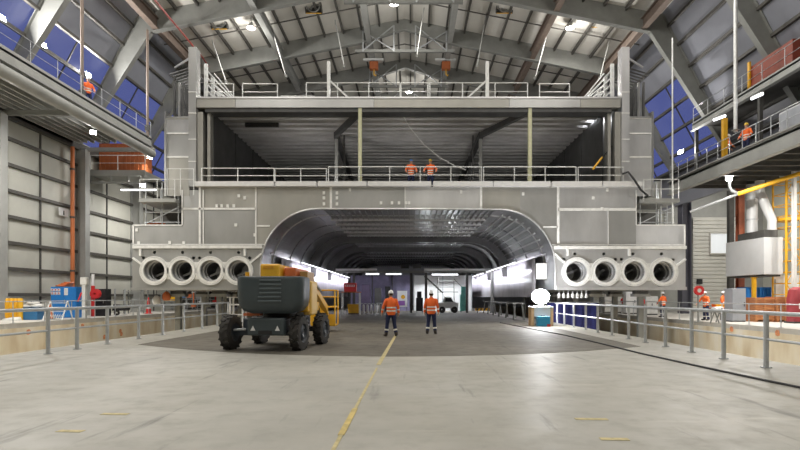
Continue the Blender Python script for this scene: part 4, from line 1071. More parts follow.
for px, py, l in ((374, 66, 'orange hoist block hanging under the roof left of the ridge'), (446, 66, 'orange hoist block hanging under the roof right of the ridge')):
    p = at(px, py, 50); t = thing('hanging_hoist', l, 'hoist', p)
    Lb(MB().box(-.4, .4, -.3, .3, -.35, .35), 'hoist_body', orange_c, t, bevel=.05); Lb(MB().box(-1.0, .9, -.15, .15, .48, .68), 'trolley', galv_w, t)
    Lb(MB().path([(0, 0, .35), (0, 0, .5)], .06, 6), 'hoist_chain', steel_d, t); Lb(MB().path([(0, 0, -.35), (0, 0, -.8), (.15, 0, -.95), (.2, 0, -.8)], .05, 6), 'hook', yellow_p, t)
# rope and pole in the open bay
rp = [at(402, 114.5, 31.9), at(410, 128, 32.0), at(424, 145, 32.6), at(440, 158, 33), at(456, 166.5, 33.2), at(466, 170, 33.2)]
tag(MB().path(rp, .035, 6).build('slack_rope', white_p, None, True), 'pale slack rope sagging from the stern beam into the open bay', 'rope')
t = thing('push_pole', 'yellow pole leaning on the right end of the deck rail', 'pole', at(593, 169, 30.7))
MB().path([at(593, 169, 30.7), at(602, 157.5, 31.2)], .06, 8).build('pole', yellow_p, t, True); MB().path([at(602, 157.5, 31.2), at(620, 137, 32.0)], .045, 8).build('pole_extension', black, t, True)
cb = [at(622, 174, 30.7), at(628, 172, 30.6), at(633, 178, 30.5), at(641, 190, 30.3), at(648, 196, 30.3)]
tag(MB().path(cb, .06, 8).build('deck_hose', black, None, True), 'black hose hanging from the deck rail down to the right scaffold platform', 'hose')

# ------------------------------------------------------------------ scaffolds at the hull shoulders
for sx, lab in ((-1, 'scaffold platform on the left shoulder of the hull'), (1, 'scaffold platform with tall ladder on the right shoulder of the hull')):
    q = (lambda a: fx(a)) if sx < 0 else (lambda a: fx(818.5 - a))
    base = fz(225) + .03
    t = thing('scaffold', lab, 'scaffold', (q(163), YF + .6, base))
    xa, xb = sorted((q(143), q(179)))
    MB().box(xa, xb, YF - .5, YF + 2.2, fz(203.5), fz(200)).build('platform_deck', steel_l, t)
    for x in (xa + .1, (xa + xb) / 2, xb - .1):
        for y in (YF + .15, YF + 2.0): MB().path([(x, y, base), (x, y, fz(182))], .035, 8).build('standard', galv, t, True)
    for z in (fz(212), fz(222)): MB().path([(xa, YF + .15, z), (xb, YF + .15, z)], .03, 6).build('ledger', galv, t, True)
    MB().bar((xa, YF + .15, fz(224)), (xb, YF + .15, fz(206)), .05, .05, (0, 1, 0)).build('diagonal_brace', galv, t)
    railing(t, [(xa + .05, YF - .45, fz(200)), (xb - .05, YF - .45, fz(200))], 1.1, 1.0, galv_w, .025, (.5,))
    MB().box(xa + .3, xb - .3, YF + 1.6, YF + 1.8, base, fz(208)).build('equipment_screen', steel_d, t)
    if sx > 0:
        MB().path([at(672.5, 223.8, YF - .3), at(672.5, 38, YF - .3)], .045, 8).build('tall_standard', galv_w, t, True)
        for a in (661, 667): MB().path([at(a, 223.8, YF + .1), at(a, 205, YF + .1)], .03, 6).build('ladder_stile', galv, t, True)
        for k in range(6): MB().path([at(661, 223 - k * 3.2, YF + .1), at(667, 223 - k * 3.2, YF + .1)], .02, 6).build('ladder_rung', galv, t, True)
    else:
        pass
p = Vector((fx(152.5), YF - .02 + .55, fz(225) + .03))
t = thing('cable_bundle', 'orange bundle of hoses lying on the left shoulder of the hull', 'bundle', p)
for k in range(5):
    Lb(MB().lathe((-.3 + k * .15, 0, .12 + .03 * (k % 2)), [(.30 - .03 * k, -.03), (.33 - .03 * k, 0), (.30 - .03 * k, .03), (.27 - .03 * k, 0)], 'Z', 20, True), 'coil', orange_p, t, smooth=True)

# ------------------------------------------------------------------ left platform equipment
def pf(px, Y, z=LP): return Vector((wx(px, Y), Y, z))
# orange riser pipe beside the column
a = Vector((wx(72.5, 37.8), 37.8, LP)); t = thing('riser_pipe', 'orange riser pipe running up beside the left wall column', 'pipe', a)
MB().path([a, (a.x, a.y, 12.2)], .13, 12).build('pipe', M('pipe_orange', (.66, .20, .07), .5, 0, .1, 2), t, True)
for z in (3.4, 7.2, 10.6): MB().lathe((a.x, a.y, z), [(.13, -.06), (.17, -.06), (.17, .06), (.13, .06)], 'Z', 14, True).build('pipe_clamp', steel_d, t)
p = Vector((WLX + .17, wx(63, 1) and 37.4, wz(212, 37.4))); p.x = WLX + .17
Ys = (WLX + .17) * F / (63.5 - VX)
t = thing('wall_sign', 'white notice with black figure on the left wall girt', 'sign', (WLX + .17, Ys, wz(212, Ys)))
Lb(MB().box(0, .02, -.35 * 3.2 / 1.0 * .45, .35 * 3.2 * .45, -.28, .28), 'board', white_p, t); Lb(MB().box(.02, .03, -.06, .06, -.22, -.02), 'figure', black, t); Lb(MB().disc((.025, 0, .04), .06, 'X', 12, .01), 'figure_head', black, t)
# blue electrical cabinet
Y = 34.6; p = pf(67.5, Y)
t = thing('electrical_cabinet', 'bright blue electrical cabinet with white and red notices by the left wall', 'cabinet', p)
Lb(MB().box(-.82, .82, -.4, .4, 0, 1.98), 'cabinet_body', blue_p, t, bevel=.02)
Lb(MB().box(.02, .80, -.42, -.4, .06, 1.92), 'door', blue_p, t); Lb(MB().box(-.80, -.02, -.42, -.4, .06, 1.92), 'door', blue_p, t)
Lb(MB().box(.06, .10, -.45, -.42, .9, 1.15), 'handle', galv, t)
for i, (x, z) in enumerate(((-.70, 1.78), (-.49, 1.78), (-.28, 1.78), (-.70, 1.56), (-.49, 1.56), (-.28, 1.56))):
    s_ = Lb(MB().box(x - .085, x + .085, -.43, -.42, z - .09, z + .09), 'notice', white_p, t)
    Lb(MB().disc((x, -.435, z + .02), .045, 'Y', 14, .008), 'red_symbol', red_p, s_); Lb(MB().box(x - .06, x + .06, -.436, -.43, z - .075, z - .05), 'text_line', black, s_)
s_ = Lb(MB().box(.06, .30, -.43, -.42, 1.45, 1.90), 'notice_sheet', white_p, t)
for k in range(5): Lb(MB().box(.09, .27 - .02 * (k % 3), -.436, -.43, 1.80 - k * .07, 1.815 - k * .07), 'text_line', grey_p, s_)
t2 = thing('hose_coil', 'orange hose coiled on top of the blue cabinet', 'hose', (p.x - .1, p.y, p.z + 1.99))
for k in range(4): Lb(MB().lathe((-.15 + .12 * k, 0, .06 + .07 * k), [(.42 - .05 * k, -.04), (.46 - .05 * k, 0), (.42 - .05 * k, .04), (.38 - .05 * k, 0)], 'Z', 24, True), 'coil', orange_p, t2, smooth=True)
# yellow barriers stack
for k in range(4):
    p = pf(8.2 + 4.1 * k, 30.6 + .05 * k)
    t = thing('safety_barrier', ['yellow barrier panel at the left edge end of the upright row', 'second yellow barrier panel from the left edge', 'third yellow barrier panel from the left edge', 'yellow barrier panel next to the blue tub'][k], 'barrier', p, 0, 'yellow barriers by the left wall')
    Lb(MB().rings([((0, 0, 0), .108, .2), ((0, 0, .1), .095, .18), ((0, 0, 1.18), .095, .18), ((0, 0, 1.26), .07, .14)], 12), 'panel', yellow_p, t, smooth=True)
    Lb(MB().box(-.04, .04, -.21, -.17, .2, 1.1), 'rib', yellow_p, t)
p = pf(33.5, 31.2); t = thing('storage_tub', 'blue storage tub heaped with white sacks by the left wall', 'tub', p)
Lb(MB().prism([(-.42, 0), (.42, 0), (.50, .66), (-.50, .66)], -.35, .35), 'tub_body', M('tub_blue', (.03, .16, .36), .5, 0, .1, 2), t, bevel=.03)
Lb(MB().box(-.54, .54, -.4, .4, .62, .70), 'rim', M('tub_blue', (.03, .16, .36)), t, bevel=.02)
for k, (x, z, l) in enumerate(((-.3, .70, 'white sack lying at the left of the blue tub'), (.2, .72, 'white sack lying at the right of the blue tub'), (-.02, .90, 'white sack on top of the two others in the blue tub'))):
    s_ = MB().rings([((p.x + x, p.y, p.z + z), .22, .2), ((p.x + x, p.y, p.z + z + .06), .36, .3), ((p.x + x, p.y, p.z + z + .15), .34, .28), ((p.x + x + .04, p.y, p.z + z + .21), .16, .14)], 14).build('sack', offwhite, None, True); tag(s_, l, 'sack', 'sacks in the blue tub')
p = pf(15, 29.6); t = thing('paper_pile', 'low pale heap on the platform beside the yellow barriers', 'heap', p)
Lb(MB().rings([((-.2, 0, 0), .55, .3), ((-.15, 0, .12), .5, .26), ((.1, 0, .22), .2, .12)], 10), 'heap', offwhite, t)
p = pf(50, 32); t = thing('traffic_cone', 'orange traffic cone behind the white steps by the left wall', 'cone', p)
Lb(MB().box(-.2, .2, -.2, .2, 0, .04), 'base', black, t); Lb(MB().lathe((0, 0, .04), [(.16, 0), (.03, .98), (.001, 1.0)], 'Z', 18), 'cone', orange_p, t, smooth=True)
p = pf(58, 31.0); t = thing('platform_steps', 'white access steps with striped treads in front of the blue cabinet', 'steps', p)
for s in (-.55, .55):
    Lb(MB().bar((s, -.5, 0), (s * .9, .1, 1.1), .05, .05), 'leg', white_p, t); Lb(MB().bar((s, .5, 0), (s * .9, .1, 1.1), .05, .05), 'leg', white_p, t)
for k in range(4): Lb(MB().box(-.53, .53, -.45 + k * .13, -.2 + k * .13, .22 + k * .25, .25 + k * .25), 'tread', galv_w, t)
for k in range(8): Lb(MB().bar((-.5 + k * .13, -.47, .03), (-.38 + k * .13, -.40, .36), .035, .02), 'stripe', white_p, t)
p = pf(84.5, 33.2); t = thing('control_post', 'tall white control post with a box on top near the second left column', 'post', p)
Lb(MB().box(-.11, .11, -.1, .1, 0, 2.15), 'post', galv_w, t); Lb(MB().box(-.2, .2, -.14, .14, 2.1, 2.55), 'control_box', offwhite, t, bevel=.02); Lb(MB().box(-.25, .25, -.2, .2, 0, .04), 'foot_plate', steel, t)
Lb(MB().bar((-.35, -.1, 1.05), (-.12, -.1, 1.6), .08, .05, (0, 1, 0)), 'red_white_arm', red_p, t)
p = pf(93, 36.5); t = thing('hose_reel_post', 'red hydrant post with red hose reel beside the black cabinet', 'hydrant', p)
Lb(MB().path([(0, 0, 0), (0, 0, 2.1)], .12, 12), 'post', red_p, t, smooth=True); Lb(MB().path([(0, 0, 2.1), (0, 0, 2.9)], .10, 12), 'white_band', white_p, t, smooth=True)
Lb(MB().lathe((.30, -.2, 1.55), [(.08, -.12), (.33, -.12), (.33, -.08), (.2, -.06), (.2, .06), (.33, .08), (.33, .12), (.08, .12)], 'Y', 24, True), 'hose_reel', red_p, t, smooth=True)
p = pf(102.5, 37.5); t = thing('dark_locker', 'black locker standing between the red hydrant post and the wall', 'locker', p)
Lb(MB().box(-.42, .42, -.35, .35, 0, 1.9), 'locker_body', black, t, bevel=.02); Lb(MB().box(-.38, .38, -.37, -.35, .06, 1.84), 'door', black, t); Lb(MB().box(.26, .30, -.41, -.37, .9, 1.1), 'handle', steel, t)
p = pf(121, 38.5); t = thing('hand_cart', 'black hand cart on the left platform before the hull', 'cart', p)
Lb(MB().prism([(-.5, .35), (.45, .35), (.6, .75), (-.4, .8)], -.3, .3), 'tray', black, t); Lb(MB().lathe((-.3, 0, .2), [(.08, -.06), (.2, -.06), (.2, .06), (.08, .06)], 'Y', 18, True), 'wheel', rubber, t)
Lb(MB().path([(.4, -.25, .1), (.4, -.25, .5), (.9, -.25, .95)], .025, 6), 'handle', steel, t); Lb(MB().path([(.4, .25, .1), (.4, .25, .5), (.9, .25, .95)], .025, 6), 'handle', steel, t)
for px, Y, l in ((115, 39.5, 'plain grey post on the left platform just before the black hand cart'), (125, 40.5, 'plain grey post on the left platform just behind the black hand cart')):
    p = pf(px, Y); t = thing('bollard_post', l, 'post', p); Lb(MB().path([(0, 0, 0), (0, 0, 1.95)], .06, 8), 'post', galv, t, smooth=True); Lb(MB().box(-.12, .12, -.12, .12, 0, .03), 'foot_plate', steel, t)

# ------------------------------------------------------------------ under the hulls
n_prop = 0
place = ['nearest the stern', 'second from the stern', 'third from the stern', 'fourth from the stern', 'fifth from the stern', 'sixth from the stern']
def prop(x, y, l):
    t = thing('hull_prop', l, 'prop', (x, y, -4.53), 0, 'steel props carrying the hulls')
    Lb(MB().box(-.16, .16, -.16, .16, .05, 6.1), 'post', steel, t); Lb(MB().box(-.5, .5, -.3, .3, 6.1, 6.28), 'head_beam', steel_l, t); Lb(MB().box(-.4, .4, -.25, .25, 6.28, 6.48), 'bearing_pad', steel_d, t)
    Lb(MB().box(-.6, .6, -.6, .6, 0, .05), 'foot_plate', steel_d, t); Lb(MB().bar((-.55, 0, .05), (-.1, 0, 3.0), .1, .1), 'raker', steel, t); Lb(MB().bar((.55, 0, .05), (.1, 0, 3.0), .1, .1), 'raker', steel, t)
rows = [(-14.6, 'under the outer side of the left hull'), (-12.0, 'under the inner side of the left hull'), (11.6, 'under the inner side of the right hull'), (14.4, 'under the outer side of the right hull')]
for x, l in rows:
    for k in range(6): prop(x, 33.5 + k * 4.2, 'steel hull prop %s, %s' % (l, place[k]))
# hanging clutter and racks on the far platform under the left hull
def rack(px, Y, wd, h, lab, z=LP):
    p = pf(px, Y, z); t = thing('storage_rack', lab, 'rack', p)
    for sx in (-wd / 2, wd / 2):
        for y in (-.35, .35): Lb(MB().box(sx - .04, sx + .04, y - .04, y + .04, 0, h), 'upright', steel, t)
    for z_ in (.3, h * .55, h * .92):
        Lb(MB().box(-wd / 2, wd / 2, -.4, .4, z_, z_ + .05), 'shelf', steel_l, t)
    return t, p
t, p = rack(136, 43.6, 1.6, 1.9, 'grey steel rack on the left platform behind the red traffic cone')
p = pf(148.5, 42.6); t = thing('traffic_cone', 'tall red cone standing on the left platform under the hull', 'cone', p)
Lb(MB().box(-.22, .22, -.22, .22, 0, .05), 'base', red_p, t); Lb(MB().lathe((0, 0, .05), [(.2, 0), (.05, 1.25), (.001, 1.28)], 'Z', 18), 'cone', red_p, t, smooth=True); Lb(MB().lathe((0, 0, .05), [(.165, .35), (.125, .6)], 'Z', 18), 'white_band', white_p, t, smooth=True)
def hang(px, py, Y, name, lab, cat, shape, mat, group=None):
    p = at(px, py, Y); zt = 1.97
    t = thing(name, lab, cat, p, 0, group); shape(t, mat)
    Lb(MB().path([(0, 0, .09), (0, 0, max(.12, zt - p.z))], .02, 6), 'hanging_strap', steel_d, t)
def bag(t, m): Lb(MB().rings([((0, 0, -.46), .18, .14), ((0, 0, -.3), .27, .2), ((0, 0, -.05), .22, .16), ((0, 0, .1), .08, .06)], 12), 'bag', m, t, smooth=True)
hang(166.5, 293, 33.0, 'lifting_bag', 'orange bag hanging under the left hull', 'bag', bag, orange_p)
hang(156.5, 297, 33.0, 'lifting_bag', 'white bag hanging under the left hull', 'bag', bag, white_p)
pz = Vector((wx(171, 34), 34, 0))
for i in range(11):
    px = 179 + i * 7.3; Y = 36 + (i % 4) * 3.2
    m = [steel_d, galv, orange_p, galv, steel, red_p, galv, galv, steel_d, orange_c, galv][i]
    p = at(px, 289 + (i % 3), Y); p.z = 1.965
    hgt = .7 + .5 * ((i * 7) % 5) / 5
    t = thing('hanging_clamp', 'clamp hanging below the left hull, %s from the left' % ['first', 'second', 'third', 'fourth', 'fifth', 'sixth', 'seventh', 'eighth', 'ninth', 'tenth', 'eleventh'][i], 'clamp', p, 0, 'clamps hanging below the left hull')
    Lb(MB().path([(0, 0, 0), (0, 0, -hgt)], .05, 8), 'rod', m, t, smooth=True); Lb(MB().box(-.18, .18, -.08, .08, -hgt - .1, -hgt + .06), 'jaw', m, t, bevel=.02); Lb(MB().box(-.12, .12, -.12, .12, -.06, 0), 'clamp_plate', galv, t)
t, p = rack(171, 50.0, 1.5, 1.7, 'steel rack with yellow bin on the left platform under the hull')
tag(MB().prism([(p.x - .5, p.z + 1.0), (p.x + .5, p.z + 1.0), (p.x + .55, p.z + 1.5), (p.x - .55, p.z + 1.5)], p.y - .3, p.y + .3).build('parts_bin', yellow_p), 'yellow bin on the steel rack under the left hull', 'bin')
# white work stand beyond the left rail end
p = Vector((wx(222, 32.0), 32.0, 0)); p.x = max(p.x, FL + .9)
t = thing('work_stand', 'white steel work stand at the far end of the left guard rail', 'stand', p)
for sx in (-.75, .0, .75):
    for y in (-.3, .3): Lb(MB().box(sx - .05, sx + .05, y - .05, y + .05, 0, 1.5), 'leg', white_p, t)
for z in (.5, 1.1): Lb(MB().bar((-.75, -.3, z), (.75, -.3, z), .06, .08), 'cross_rail', white_p, t)
Lb(MB().box(-.9, .9, -.45, .45, 1.5, 1.56), 'stand_top', white_p, t)
# dark blue tarpaulin hung below the right hull, row of white fittings
t = thing('hull_curtain', 'dark blue curtain hanging under the right hull beside the work lamp', 'curtain', (10.8, 33.2, 1.95))
vv = []; ff = []; nn = 25
for i in range(nn):
    x = fx(557) + (fx(612) - fx(557)) * i / (nn - 1); yy = 33.2 + .07 * math.sin(i * 1.9)
    vv += [(x, yy, 1.2), (x, yy + .03, 0), (x, yy, -1.4)]
for i in range(nn - 1):
    for j in range(2): ff.append((3 * i + j, 3 * i + j + 1, 3 * i + 4 + j, 3 * i + 3 + j))
MB().add(vv, ff).build('curtain_cloth', M('curtain_blue', (.03, .035, .16), .8, 0, .2, 2), t, True, solid=.015)
MB().path([(fx(556), 33.2, 1.22), (fx(613), 33.2, 1.22)], .03, 6).build('curtain_rail', galv, t, True)
for k in range(7):
    x = fx(562 + k * 4.6); t = thing('hanging_fitting', 'small white fitting hanging below the right hull, %s from the work lamp' % ['first', 'second', 'third', 'fourth', 'fifth', 'sixth', 'seventh'][k], 'fitting', (x, 31.6, 1.95), 0, 'white fittings below the right hull')
    Lb(MB().path([(0, 0, 0), (0, 0, -.18)], .03, 6), 'stem', galv, t); Lb(MB().lathe((0, 0, -.45), [(.02, -.02), (.08, 0), (.09, .18), (.05, .28), (.01, .29)], 'Z', 12), 'cup', white_p, t, smooth=True)
# ------------------------------------------------------------------ right platform equipment
def pr_(px, Y, z=RP): return Vector((wx(px, Y), Y, z))
person('person in orange jacket on the right platform, standing under the right hull end', tuple(pr_(663, 38.4)), PI + .4, hat_w, ((.12, .10, .5), (.12, .10, .5)), 0, .08)
person('person in orange jacket bending over the long white pipe on the right platform', tuple(pr_(706, 33.0)), -1.2, hat_w, ((.12, .22, .6), (.12, .22, .6)), .05, .08, lean=.08)
person('person in orange jacket behind the grey cabinet on the right platform', tuple(pr_(723.0, 33.8)), .8, hat_w, ((.12, .1, .5), (.12, .1, .5)), 0, .08)
p = pr_(698, 30.6); t = thing('hose_reel', 'round red reel with pale centre on a stand on the right platform', 'reel', p)
Lb(MB().path([(0, 0, 0), (0, 0, 1.6)], .05, 8), 'stand', steel, t); Lb(MB().lathe((0, -.1, 1.82), [(.12, -.06), (.27, -.08), (.27, .08), (.12, .06)], 'Y', 24, True), 'reel_drum', red_p, t, smooth=True); Lb(MB().disc((0, -.1, 1.82), .13, 'Y', 20, .1), 'reel_centre', offwhite, t); Lb(MB().box(-.2, .2, -.2, .2, 0, .03), 'foot_plate', steel, t)
p = pr_(714, 30.0); t = thing('long_pipe', 'long white pipe on trestles along the right platform edge', 'pipe', p)
Lb(MB().path([(-.55, -.9, .78), (1.0, 1.0, .78)], .13, 12), 'pipe', white_p, t, smooth=True)
for s in (-.3, .75):
    y = -.9 + (s + .55) / 1.55 * 1.9
    for e in (-.25, .25): Lb(MB().bar((s + e, y, 0), (s, y, .66), .05, .05), 'trestle_leg', steel, t)
p = pr_(716, 33.2); t = thing('parts_table', 'low table with yellow tray and orange trim on the right platform', 'table', p)
Lb(MB().box(-.55, .55, -.4, .4, .72, .78), 'table_top', red_p, t)
for sx in (-.48, .48):
    for sy in (-.34, .34): Lb(MB().box(sx - .03, sx + .03, sy - .03, sy + .03, 0, .72), 'leg', steel, t)
tag(MB().prism([(p.x - .1, p.z + .78), (p.x + .45, p.z + .78), (p.x + .5, p.z + 1.0), (p.x - .15, p.z + 1.0)], p.y - .25, p.y + .25).build('parts_tray', yellow_p), 'yellow tray on the low table on the right platform', 'tray')
p = pr_(735, 31.6); t = thing('tool_cabinet', 'grey tool cabinet on the right platform beside the blue container', 'cabinet', p)
Lb(MB().box(-.40, .40, -.4, .4, .05, 1.95), 'cabinet_body', grey_p, t, bevel=.02); Lb(MB().box(-.37, .37, -.42, -.4, .1, 1.9), 'door', grey_p, t); Lb(MB().box(.26, .30, -.46, -.42, .9, 1.15), 'handle', steel_d, t); Lb(MB().box(-.38, .38, -.38, .38, 0, .05), 'plinth', black, t)
p = pr_(754, 35.6); t = thing('site_container', 'blue container on the right platform behind the timber crates', 'container', p)
Lb(MB().box(-.8, .8, -.6, .6, 0, 2.1), 'container_body', blue_p, t, bevel=.02)
for k in range(7): Lb(MB().box(-.78 + k * .24, -.68 + k * .24, -.66, -.6, .1, 2.0), 'corrugation', blue_p, t)
p = pr_(754, 34.0); t = thing('yellow_post', 'yellow post in front of the blue container under the grey hood', 'post', p)
Lb(MB().box(-.1, .1, -.1, .1, 0, 2.66), 'post', yellow_p, t); Lb(MB().box(-.2, .2, -.2, .2, 0, .03), 'foot_plate', yellow_p, t); Lb(MB().box(-.14, .14, -.14, .14, 2.66, 2.70), 'cap', yellow_p, t)
def crate(px, Y, wd, h, lab):
    p = pr_(px, Y); t = thing('timber_crate', lab, 'crate', p, 0, 'timber crates on the right platform')
    Lb(MB().box(-wd / 2, wd / 2, -.5, .5, .12, h), 'crate_body', M('crate_wood', (.50, .21, .09), .7, 0, .25, 2.5, 0, (1, 1, 6)), t)
    for z in (.2, h * .55, h - .08): Lb(MB().box(-wd / 2 - .01, wd / 2 + .01, -.53, -.5, z - .06, z + .06), 'batten', timber, t)
    for sx in (-wd / 2 + .06, 0, wd / 2 - .06): Lb(MB().box(sx - .05, sx + .05, -.55, -.53, .12, h), 'upright_batten', timber, t)
    for sx in (-wd / 2 + .1, 0, wd / 2 - .1): Lb(MB().box(sx - .07, sx + .07, -.5, .5, 0, .12), 'skid', timber, t)
crate(759, 31.6, 1.12, 1.42, 'timber crate on the right platform nearest the grey cabinet')
crate(779.5, 31.5, 1.06, 1.46, 'timber crate on the right platform next to the red machine cover')
p = pr_(787, 34.5); t = thing('screen_panel', 'white screen panel standing behind the timber crates', 'screen', p)
Lb(MB().box(-1.0, 1.0, -.03, .03, .25, 2.85), 'panel', white_p, t, bevel=.01)
for s in (-.8, .8): Lb(MB().bar((s, -.4, .03), (s, .4, .03), .06, .06), 'foot', steel, t); Lb(MB().box(s - .03, s + .03, -.05, -.03, .0, 2.6), 'upright', steel, t)
p = pr_(799, 29.6); t = thing('machine_cover', 'red machine cover with white patches at the right edge', 'machine', p)
Lb(MB().rings([((0, 0, .1), .62, .5), ((0, 0, 1.3), .62, .5), ((0, 0, 1.85), .52, .42), ((0, 0, 2.0), .3, .26)], 20), 'cover', M('cover_red', (.33, .04, .05), .5, 0, .15, 2), t, smooth=True)
Lb(MB().box(-.35, -.1, -.56, -.48, .8, 1.1), 'white_patch', white_p, t); Lb(MB().box(-.05, .25, -.58, -.48, .35, .55), 'white_patch', white_p, t); Lb(MB().box(-.55, .55, -.42, .42, 0, .1), 'base', steel_d, t)
# grey extraction hood and its ducts
hx0, hx1, hy0, hy1, hz0, hz1 = 21.85, 23.1, 33.0, 36.6, 2.95, 5.25
t = thing('extraction_hood', 'large grey box hood hanging over the right platform below two round ducts', 'hood', (22.4, 34.8, hz0))
MB().prism([(hx0, hy0), (hx1 + .0, hy0 + .1), (hx1, hy1), (hx0 - .25, hy1)], hz0, hz1, 'XY').build('hood_body', hood_m, t, bevel=.02)
MB().prism([(hx0 + .1, hy0 + .1), (hx1 - .1, hy0 + .2), (hx1 - .1, hy1 - .1), (hx0 - .1, hy1 - .1)], hz0 - .12, hz0, 'XY').build('hood_underside', steel_d, t)
MB().prism([(hx0 + .2, hy0 + .3), (hx1 - .2, hy0 + .3), (hx1 - .2, hy1 - .6), (hx0 + .2, hy1 - .6)], hz1, hz1 + .5, 'XY').build('duct_plenum', steel_d, t)
MB().path([(22.3, 34.9, hz1 + .5), (22.3, 34.9, 8.9)], .33, 18).build('duct', hood_m, t, True)
MB().path([(22.75, 33.6, hz1 + .5), (22.75, 33.6, 6.4), (22.45, 33.7, 7.2), (22.1, 33.8, 8.2), (22.1, 33.8, 8.9)], .27, 16).build('duct', hood_m, t, True)
for z in (6.6, 8.0): MB().lathe((22.3, 34.9, z), [(.33, -.04), (.37, -.04), (.37, .04), (.33, .04)], 'Z', 18, True).build('duct_band', galv, t)
p = Vector((22.95, 37.2, RP)); t = thing('support_column', 'orange red steel column behind the grey hood', 'column', p)
Lb(MB().prism([(-.2, -.2), (.2, -.2), (.2, -.15), (.03, -.15), (.03, .15), (.2, .15), (.2, .2), (-.2, .2), (-.2, .15), (-.03, .15), (-.03, -.15), (-.2, -.15)], 0.03, 9.2, 'XY'), 'shaft', M('column_red', (.42, .12, .06), .55, 0, .15, 2), t); Lb(MB().box(-.3, .3, -.3, .3, 0, .03), 'base_plate', steel_d, t)
for x, y, l in ((23.3, 38.9, 'dark steel column just left of the orange red column'),):
    t = thing('support_column', l, 'column', (x, y, RP)); Lb(MB().box(-.17, .17, -.17, .17, .03, 9.2), 'shaft', steel_d, t); Lb(MB().box(-.3, .3, -.3, .3, 0, .03), 'base_plate', steel_d, t)
t = thing('support_column', 'pale square column between the grey hood and the yellow lattice tower', 'column', (23.2, 32.3, RP)); Lb(MB().box(-.10, .10, -.10, .10, .03, 9.2), 'shaft', offwhite, t); Lb(MB().box(-.2, .2, -.2, .2, 0, .03), 'base_plate', steel_d, t)
# yellow lattice tower
t = thing('lattice_tower', 'yellow lattice scaffold tower at the right edge', 'tower', (24.5, 33.4, RP))
tx0, tx1, ty0, ty1 = wx(786, 33), wx(800.5, 33), 33.0, 34.2
for x in (tx0, tx1):
    for y in (ty0, ty1): MB().path([(x, y, RP), (x, y, 9.2)], .055, 8).build('standard', yellow_p, t, True)
for k in range(12):
    z = 1.0 + k * .7
    for (a, b) in (((tx0, ty0), (tx1, ty0)), ((tx0, ty1), (tx1, ty1)), ((tx0, ty0), (tx0, ty1)), ((tx1, ty0), (tx1, ty1))):
        MB().path([(a[0], a[1], z), (b[0], b[1], z)], .03, 6).build('ledger', yellow_p, t, True)
for k in range(6):
    z = 1.0 + k * 1.4; a, b = (tx0, tx1) if k % 2 else (tx1, tx0)
    MB().path([(a, ty0, z), (b, ty0, z + 1.4)], .025, 6).build('brace', yellow_p, t, True)
MB().box(tx0 - .05, tx1 + .05, ty0 - .05, ty1 + .05, wz(220, 33), wz(217, 33)).build('tower_deck', yellow_p, t)
# yellow jib under the right walkway and lamp bracket
t = thing('jib_boom', 'yellow jib boom slanting under the right walkway', 'jib', at(738, 194, 33))
MB().path([at(738, 194, 33), at(806, 171.5, 31)], .13, 10).build('boom_tube', yellow_p, t, True)
MB().path([at(738, 194, 33), at(690, 212, 34.5)], .08, 8).build('boom_tail', galv, t, True)
MB().path([at(738, 193, 33), at(732, 191, 33), at(729.5, 187, 33), at(729.5, 181, 33)], .09, 8).build('lamp_bracket', galv, t, True)

# ------------------------------------------------------------------ inside the tunnel
g = thing('gantry_frame', 'dark portal frame with pale top beams across the back of the tunnel', 'frame', (wx(411, 52), 52, .006))
for px in (354, 411, 426, 467, 492): MB().box(wx(px, 52) - .12, wx(px, 52) + .12, 51.9, 52.1, 0.006, wz(272.5, 52)).build('frame_post', steel_d if px != 492 else steel, g)
MB().box(wx(336, 52), wx(493, 52), 51.85, 52.15, wz(273, 52), wz(270.8, 52)).build('cross_beam', steel, g)
for a, b in ((336, 377), (424, 492)): MB().box(wx(a, 51.8), wx(b, 51.8), 51.6, 51.84, wz(270.6, 51.8), wz(268.6, 51.8)).build('pale_beam', galv_w, g)
for a in (405, 417): MB().box(wx(a - 4, 51.8), wx(a + 4, 51.8), 51.5, 51.9, wz(268.5, 51.8), wz(264.5, 51.8)).build('junction_box', black if a < 410 else steel_d, g)
t = thing('white_screen', 'bright white plastic screen behind the grey vehicle at the back of the tunnel', 'screen', (wx(447, 60), 60.5, .006))
MB().box(wx(414, 60), wx(472, 60), 60.4, 60.5, .01, 4.0).build('sheet', white_p, t)
for px in (414, 443, 472): MB().box(wx(px, 60) - .05, wx(px, 60) + .05, 60.28, 60.4, .006, 4.1).build('screen_post', galv, t)
for k, px in enumerate((426, 452)): area_light('bay_light', (wx(px, 58.5), 58.6, 3.9), 260, .8, (math.radians(-25), 0, 0), (.93, .97, 1.0))
t = thing('lavender_screen', 'lavender plastic screen behind the tables at the back of the tunnel', 'screen', (wx(388, 60), 60.5, .006))
MB().box(wx(350, 60), wx(412, 60), 60.4, 60.5, .01, 4.0).build('sheet', M('sheet_lavender', (.25, .23, .37), .5, 0, .3, 1), t)
for px in (350, 372, 392): MB().box(wx(px, 60) - .05, wx(px, 60) + .05, 60.28, 60.4, .006, 4.1).build('screen_post', steel_d, t)
t = thing('access_stair', 'steel access stair with handrails in front of the white screen', 'stair', (wx(440, 56), 56.2, .006))
MB().bar(at(424.5, 276, 56), at(443, 293, 56), .12, .34, (0, 1, 0)).build('stair_stringer', steel_d, t); MB().bar(at(424.5, 276, 57), at(443, 293, 57), .12, .34, (0, 1, 0)).build('stair_stringer', steel_d, t)
for k in range(8):
    p = at(424.5, 276, 56.1).lerp(at(443, 293, 56.1), (k + .5) / 8); MB().box(p.x - .14, p.x + .14, 56.05, 56.95, p.z - .02, p.z + .02).build('stair_tread', steel, t)
